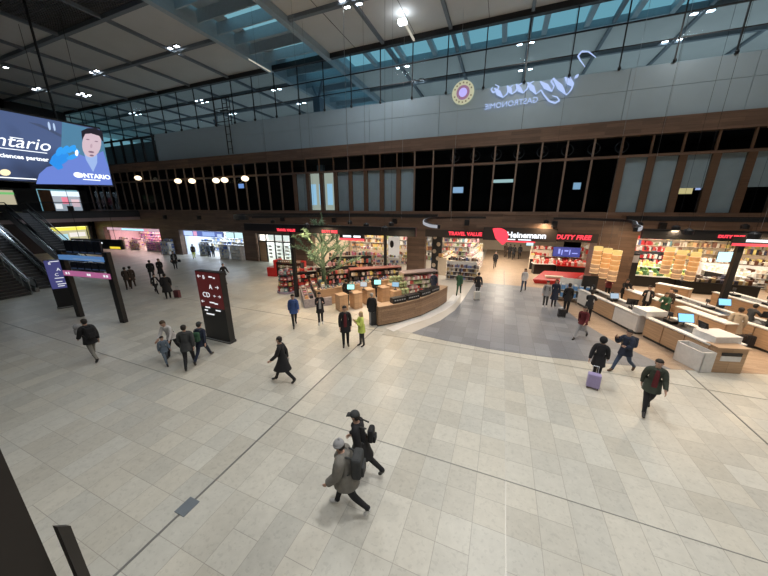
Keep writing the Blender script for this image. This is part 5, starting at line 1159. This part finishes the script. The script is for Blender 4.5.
m = MB(); m.rng(-.12, L_-.1, -.12, -.06, 3.30, 3.56); m.build('blue_strip', em('gate_blue', (.10, .24, .52), .75), e)
m = MB(); m.rng(-.12, L_+.05, -.12, -.06, 2.42, 2.70); m.build('pink_strip', em('gate_pink', (.55, .16, .36), .7), e)
text('lettering', 'B', .2, em('pylon_white', (.85, .87, .9), 1.0), e, (.35, -.13, 2.56), (R(90), 0, 0)); m = MB()
for x in (.08, 1.7, 1.85, 2.9, 3.1): m.rng(x, x+.12, -.13, -.12, 2.5, 2.62)
m.build('small_text_bars', em('pylon_white', (.85, .87, .9), 1.0), e)
m = MB(); m.rng(1.0, 3.0, -.13, -.12, 3.37, 3.41); m.build('faint_line', em('faint_blue2', (.3, .42, .6), .6), e)
# far hanging direction sign
p = F(84, 248, 3.2); e = empty('hanging_sign', (-30.5, 13.3, 3.1), R(8), 'long black hanging sign with white arrows and a small yellow field behind the departures gate', 'sign')
m = MB(); m.rng(-2.9, 2.6, -.08, .08, -.38, .38); m.build('sign_box', black, e)
for k_, x in enumerate((-2.5, -1.6)):
    m = MB(); M_ = Matrix.Translation((x, -.09, 0))@Matrix.Rotation(R(45 if k_ == 0 else -45), 4, 'Y'); m.box((0, 0, 0), (.4, .01, .07), M=M_); m.box((.17*(-1 if k_ == 0 else 1), 0, .07), (.07, .01, .2), M=M_); m.build('arrow', wl, e)
m = MB(); m.rng(-.95, -.55, -.09, -.08, -.15, .2); m.rng(-.3, .6, -.09, -.08, .05, .15); m.rng(-.3, .4, -.09, -.08, -.15, -.06); m.build('pictograms', wl, e)
m = MB(); m.rng(1.3, 2.4, -.09, -.08, -.34, -.16); m.build('yellow_field', em('sign_yellow', (.9, .7, .05), 1), e)
m = MB(); m.tube((-2, 0, .38), (-2, 0, 15.1), .015, n=6); m.tube((2, 0, .38), (2, 0, 15.1), .015, n=6); m.build('cable', black, e)
p = F(5, 253, 3.4); e = empty('hanging_sign', (-32.6, 8.0, 3.3), R(25), 'black hanging sign with white arrows above the left stairs', 'sign')
m = MB(); m.rng(-2.5, 1.0, -.08, .08, -.3, .3); m.build('sign_box', black, e)
for k_, x in enumerate((-.4, .4)):
    m = MB(); M_ = Matrix.Translation((x, -.09, 0))@Matrix.Rotation(R(-35), 4, 'Y'); m.box((0, 0, 0), (.36, .01, .07), M=M_); m.box((.15, 0, .05), (.07, .01, .2), M=M_); m.build('arrow', wl, e)
m = MB(); m.rng(-1.5, -.8, -.09, -.08, -.15, .15); m.build('pictograms', wl, e); m = MB(); m.tube((-1, 0, .3), (-1, 0, 14.9), .015, n=6); m.build('cable', black, e)
# escalators and stairs
def escalator(label, x0, y0, W_, run, rise, n_=26):
    e = empty('escalator', (x0, y0, 0), 0, label, 'escalator'); s_ = rise/run
    m = MB(); k = 0
    stp = run/n_
    for i_ in range(n_): m.rng(-i_*stp-stp*1.02, -i_*stp, .22, W_-.22, max(0.01, (i_)*rise/n_-.35), (i_+1)*rise/n_)
    m.build('steps', char, e)
    for nm, y, mt_ in (('near', .1, 0), ('far', W_-.1, 0)):
        m = MB(); q = [(0.9, 0.02), (0.9, .30), (-.1, .32), (-run, rise+.32), (-run-1, rise+.32), (-run-1, rise-.3), (-run, rise-.5), (-.6, .02)]
        n0 = len(m.v)
        for yy in (y-.1, y+.1): m.v += [(a, yy, b) for a, b in q]
        L8 = len(q); m.f.append(tuple(range(L8))); m.f.append(tuple(range(2*L8-1, L8-1, -1))); m.mi += [0, 0]
        for i_ in range(L8): m.f.append((i_, (i_+1) % L8, L8+(i_+1) % L8, L8+i_)); m.mi.append(0)
        m.build('skirt', mat('esc_skirt', (.22, .23, .24), .35, .6), e)
        m = MB(); m.quad((0.9, y, .3), (-.1, y, .32), (-.1, y, 1.0), (0.9, y, .95)).quad((-.1, y, .32), (-run, y, rise+.32), (-run, y, rise+1.0), (-.1, y, 1.0)); m.build('glass_side', glass_d, e)
        m = MB(); pp_ = [(.95, y, .35), (1.1, y, .65), (.9, y, .97), (-.1, y, 1.0), (-run, y, rise+1.0), (-run-1, y, rise+1.0)]
        for a, b in zip(pp_, pp_[1:]): m.tube(a, b, .045, n=8)
        m.build('handrail', black, e)
        m = MB(); m.tube((.8, y, .36), (-.1, y, .40), .045, n=8); m.tube((-.1, y, .40), (-run, y, rise+.40), .045, n=8); m.build('steel_strip', mat('esc_steel', (.55, .6, .62), .25, .9), e)
    return e
escalator('near escalator with bright steel strips rising left beside the dark stairs', -32.0, 9.3, 1.6, 9.6, 5.4); escalator('far escalator with bright steel strips rising to the upper floor', -35.2, 13.2, 1.6, 9.6, 5.4)
e = empty('stairs', (-30.6, 4.6, 0), 0, 'broad dark fixed stairs left of the near escalator', 'stairs'); m = MB()
for i_ in range(30): m.rng(-i_*.33-.34, -i_*.33, 0, 4.3, max(0, i_*.18-.25), (i_+1)*.18)
m.build('steps', mat('stair_dark', (.04, .04, .042), .5), e); m = MB()
for i_ in range(30): m.rng(-i_*.33-.03, -i_*.33+.004, 0, 4.3, (i_+1)*.18-.015, (i_+1)*.18+.004)
m.build('step_nosing', mat('nosing', (.16, .15, .14), .4), e)
m = MB(); m.tube((.2, 4.35, 1.0), (-10, 4.35, 6.5), .03, n=8)
for i_ in range(11): m.tube((-i_, 4.35, i_*.545), (-i_, 4.35, 1.1+i_*.545), .02, n=6)
m.build('handrail', steel, e)
# mezzanine, left end
m = MB(); m.rng(XL, -45.5, YB, 25, 4.75, 5.45); m.rng(-45.5, -41.0, YB, 11.4, 4.75, 5.45); struct(m.build('floor_mezzanine', dark))
m = MB(); m.rng(XL, -45.6, 11.5, 25, 4.35, 4.75); struct(m.build('trim_13', mat('soffit_rose', (.34, .26, .25), .6)))
m = MB(); m.rng(-45.55, -45.5, 15.2, 24.9, 5.45, 6.45); g = struct(empty('balustrade', (0, 0, 0))); m.build('glass_panel', glass_d, g); m = MB(); m.tube((-45.5, 15.2, 6.5), (-45.5, 24.9, 6.5), .04); m.rng(-45.6, -45.45, 15.2, 24.9, 5.4, 5.55); m.build('handrail', black, g); tag(g, None, None)
m = MB(); m.rng(XL-4, XL-3.9, 17, 25, 0, 4.35); m.rng(XL-4, XL, 24.6, 24.8, 0, 4.35); m.rng(XL-4, XL, 19.3, 19.4, 0, 4.35); struct(m.build('wall_yellow_shop', mat('yellow_shop_wall', (.75, .7, .35), .6)))
m = MB(); m.rng(XL-.3, XL, 19.5, 25.4, 3.3, 4.75); m.rng(XL-.4, XL, 24.2, 25.5, 0, 14.3); m.rng(XL-.3, XL, 16, 25, 8.3, 18.4); m.rng(XL-.3, XL, 19.5, 20.0, 5.4, 8.3); m.rng(XL-.3, XL, 16, 25, 4.7, 5.5); struct(m.build('wall_left.001', dark))
area((-41, 10.2, 4.6), 6, .5, 130, (.8, .9, 1)); area((-39, 14.2, 7.6), 8, .5, 130, (.8, .9, 1)); area((XL-2, 22.2, 4.2), 3, 4, 260, (1, .95, .6)); area((XL-2, 22.5, 8.2), 3, 4, 120, (.8, .9, 1))  # the first two are lamps added to brighten the escalators
def sidebox(label, X, y0, y1, z0, z1, blocks, base=(.8, .75, .5), s_=.8):
    e = empty('shop_window', (X, (y0+y1)/2, z0), 0, label, 'shop window'); m = MB(); a = (y1-y0)/2; m.rng(-.1, 0, -a, a, 0, z1-z0); m.build('lit_backdrop', em('sb_'+label[:20], base, s_), e)
    for k, (u0, u1, v0, v1, c, ss) in enumerate(blocks): m = MB(); m.rng(0, .12, -a+2*a*u0, -a+2*a*u1, (z1-z0)*v0, (z1-z0)*v1); m.build('display_block', em('sbb_%s%d' % (label[:20], k), c, ss), e)
    m = MB(); m.rng(-.02, .2, -a-.08, -a, -.05, z1-z0+.05); m.rng(-.02, .2, a, a+.08, -.05, z1-z0+.05); m.build('frame', black, e); return e
sidebox('yellow framed shop window on the lower floor beyond the departures gate', XL-.6, 19.8, 24.1, .2, 3.2, [(0, 1, .86, 1, (.95, .85, .1), 1.1), (0, .12, 0, .86, (.85, .75, .1), .8), (.2, .5, .35, .7, (.45, .75, .85), 1.0), (.55, .95, .3, .45, (.6, .5, .3), .7), (.55, .95, .55, .75, (.9, .85, .8), 1)], (.7, .66, .4), .8)
sidebox('bright upper floor shop window with pink and white goods above the mezzanine edge', XL-.2, 21.3, 24.5, 5.5, 8.1, [(.0, 1, .75, 1, (.75, .88, 1), 1.2), (.3, .5, .35, .7, (.9, .25, .35), 1), (.05, .25, .1, .35, (.95, .9, .9), 1.2), (.6, .85, .2, .6, (.85, .6, .65), 1), (.4, .6, 0, .25, (.05, .04, .04), .1)], (.55, .6, .68), .7)
m = MB(); m.rng(XL-.05, XL+.15, 20.1, 21.2, 5.5, 8.2); struct(m.build('wall_timber_strip', mat('copper_timber', (.30, .14, .07), .5)))
sidebox('pale green and cream lit window at the far left of the upper floor', XL+.05, 15.4, 17.9, 6.3, 8.0, [(0, 1, .7, .85, (.2, .6, .2), .9)], (.55, .5, .35), .9)
# ------------------------------------------------------------------ LED screen
SX, SY0, SY1, SZ0, SZ1 = -28.0, 1.5, 14.02, 7.56, 11.48
e = empty('video_screen', (SX, SY1, SZ0), R(90), 'large hanging video screen showing a person in a lab coat and blue glove', 'screen')
# local x runs along +Y of the hall; the lit face looks toward +X  (local -y)
Lx = SY1-SY0; Hh = SZ1-SZ0
m = MB(); m.rng(-Lx-.05, .05, .02, .35, -.06, Hh+.12); m.build('casing', black, e)
bgm = bpy.data.materials.new('screen_background'); bgm.use_nodes = True; nt = bgm.node_tree; pb_ = nt.nodes['Principled BSDF']; pb_.inputs['Base Color'].default_value = (.01, .01, .02, 1)
tc = nt.nodes.new('ShaderNodeTexCoord'); sp2 = nt.nodes.new('ShaderNodeSeparateXYZ'); nt.links.new(tc.outputs['Object'], sp2.inputs[0]); cr = nt.nodes.new('ShaderNodeValToRGB')
mr = nt.nodes.new('ShaderNodeMath'); mr.operation = 'MULTIPLY_ADD'; nz = nt.nodes.new('ShaderNodeTexNoise'); nz.inputs['Scale'].default_value = .5; nt.links.new(tc.outputs['Object'], nz.inputs[0])
nt.links.new(sp2.outputs[2], mr.inputs[0]); mr.inputs[1].default_value = .2; nt.links.new(nz.outputs['Fac'], mr.inputs[2]); nt.links.new(mr.outputs[0], cr.inputs[0])
cr.color_ramp.elements[0].position = .35; cr.color_ramp.elements[0].color = (.008, .01, .02, 1); cr.color_ramp.elements[1].position = 1.25 if 0 else 1.0; cr.color_ramp.elements[1].color = (.085, .13, .28, 1)
nt.links.new(cr.outputs[0], pb_.inputs['Emission Color']); pb_.inputs['Emission Strength'].default_value = .9
m = MB(); m.rng(-Lx, 0, 0, .02, 0, Hh); m.build('lit_picture', bgm, e)
def sc(px, py): p = PX(px, py, SX); return (p.y-SY1, p.z-SZ0)
def poly(name, pts, y, mt): 
    m = MB(); m.v = [(a, y, b) for a, b in (sc(*q) for q in pts)]; m.f = [tuple(range(len(pts)))]; m.mi = [0]; o = m.build(name, mt, e); s_ = o.modifiers.new('t', 'SOLIDIFY'); s_.thickness = .008; return o
def ell(name, cx, cy, rx, ry, y, mt, rot=0, n=20):
    return poly(name, [(cx+rx*math.cos(t)*math.cos(rot)-ry*math.sin(t)*math.sin(rot), cy+rx*math.cos(t)*math.sin(rot)+ry*math.sin(t)*math.cos(rot)) for t in [2*math.pi*q/n for q in range(n)]], y, mt)
coatm = em('pic_coat', (.16, .25, .72), .95); skinp = em('pic_skin', (.72, .55, .62), .95); glovep = em('pic_glove', (.02, .26, .78), 1.1); hairp = em('pic_hair', (.02, .015, .03), .6); shp = em('pic_shade', (.30, .18, .26), .8); shirtp = em('pic_shirt', (.35, .5, .85), 1)
poly('picture_glow', [(62, 122), (101, 131), (112, 184), (60, 183)], -.003, em('pic_glow', (.10, .28, .45), .8))
poly('picture_coat', [(36, 184), (39, 174), (47, 167), (60, 164), (66, 158), (76, 153), (86, 157), (97, 154), (103, 151), (108, 166), (112.3, 185)], -.010, coatm)
poly('picture_shirt', [(84, 153), (97, 155), (97, 163), (93, 172), (86, 160)], -.016, shirtp)
ell('picture_face', 91.5, 143.5, 9.5, 14, -.022, skinp, .12)
poly('picture_hair', [(82, 140), (81, 131), (87, 128.3), (95, 128.2), (102, 131.5), (103.5, 142), (102, 141), (99, 136), (91, 133.5), (85, 134)], -.028, hairp)
for q in [(87.5, 139.5, 1.8, .5), (96, 141.5, 1.8, .5), (91, 152, 3, 1.0), (91.5, 155.5, 2.2, .9)]: ell('picture_feature', *q, -.030, shp, .15, 12)
ell('picture_feature', 91, 146, 1.2, 2.2, -.030, em('pic_nose', (.6, .42, .5), .9), .1, 10)
ell('picture_glove', 60, 158, 9, 6.5, -.034, glovep, -.35); poly('picture_glove', [(49, 163), (58, 170), (63, 168), (58, 155), (52, 156)], -.034, glovep)
for q in [(59, 151.5, 3.0, 5, .5), (65, 150, 3.0, 5, .6), (71, 149, 2.8, 5.5, .9), (75.5, 150.5, 4.6, 2.2, .6), (72, 157, 6, 2.4, -.3)]: ell('picture_glove_finger', q[0], q[1], q[2], q[3], -.040, em('pic_glove2', (.03, .33, .85), 1.1), q[4], 14)
ell('picture_item', 76.3, 153, 1.6, 3.2, -.046, wl, 0, 10)
p0 = sc(36, 150)
text('picture_lettering', 'Ontario', .98, wl, e, (sc(49, 146.5)[0], -.03, sc(49, 146.5)[1]), (R(90), 0, 0), shear=.4, bold=0, align='RIGHT')
for (u0, v0, u1, v1, zz0, zz1) in ((-10, 152.8, 47, 153.3, -.02, .02), (10, 138.6, 23, 139, -.02, .02), (-10, 178, 36, 178.5, 0, 0)):
    m = MB(); a, b = sc(u0, v0), sc(u1, v1); m.rng(a[0], b[0], -.03, -.02, b[1]+zz0 if zz1 else .12, b[1]+zz1 if zz1 else .18); m.build('picture_line', wl, e)
c_ = sc(24, 157.5); text('picture_lettering', 'life sciences partner', .33, wl, e, (sc(47.5, 157)[0], -.03, c_[1]), (R(90), 0, 0), align='RIGHT', bold=.008)
ell('picture_emblem', 77.5, 175, 4.5, 2.6, -.05, wl, .25, 14); c_ = sc(94, 176.5); text('picture_lettering', 'ONTARIO', .42, wl, e, (c_[0], -.05, c_[1]), (R(90), 0, 0), bold=.012)
m = MB(); a, b = sc(83, 180), sc(100, 180.5); m.rng(a[0], b[0], -.055, -.045, b[1]-.03, b[1]+.03); m.build('picture_line', wl, e)
ell('picture_spot', 5, 172.5, 5.5, 3.2, -.02, em('pic_amber', (.95, .8, .5), 1.3), .1)
for q in [(49, 126, 1.2, 4.5), (54, 127, 1.0, 4.2)]: ell('picture_glint', *q, -.02, em('pic_glint', (.5, .65, .9), 1), -.2, 10)
poly('picture_tail', [(28, 122), (47, 130), (72, 143), (80, 143), (60, 134), (40, 124)], -.006, em('pic_aircraft', (.07, .10, .2), .8))
for x in (-2.17, -9): m = MB(); m.tube((x, .2, Hh+.1), (x, .2, 10.8), .07, n=8); m.build('hanger', black, e)
# ------------------------------------------------------------------ gallery edge close to the camera
gp = F(30, 515)
az = math.atan2(-1.479, .249)
m = MB(); m.rng(-1.0, 0, -1.0, 0, 3.2, 7.2)
o = m.build('gallery_post', mat('gallery_brown', (.035, .028, .024), .6)); o.location = (-1.48, .249, 0)
tag(o, 'dark brown gallery post close to the camera at the lower left corner', 'post')
e = empty('railing_upright', (-1.455, .30, 0), R(100), 'slim dark metal railing upright with a slanted top at the lower left', 'railing')
m = MB(); m.v = [(-.016, -.012, 3.6), (.016, -.012, 3.6), (.016, .012, 3.6), (-.016, .012, 3.6), (-.016, -.012, 4.84), (.016, -.012, 4.80), (.016, .012, 4.80), (-.016, .012, 4.84)]; m.f = [(3, 2, 1, 0), (4, 5, 6, 7), (0, 1, 5, 4), (1, 2, 6, 5), (2, 3, 7, 6), (3, 0, 4, 7)]; m.mi = [0]*6; m.build('flat_bar', mat('rail_bronze', (.05, .045, .042), .45, .5), e)
m = MB(); m.rng(-6, 4, -3.5, -.55, 4.3, 4.5); struct(m.build('floor_gallery', dark))
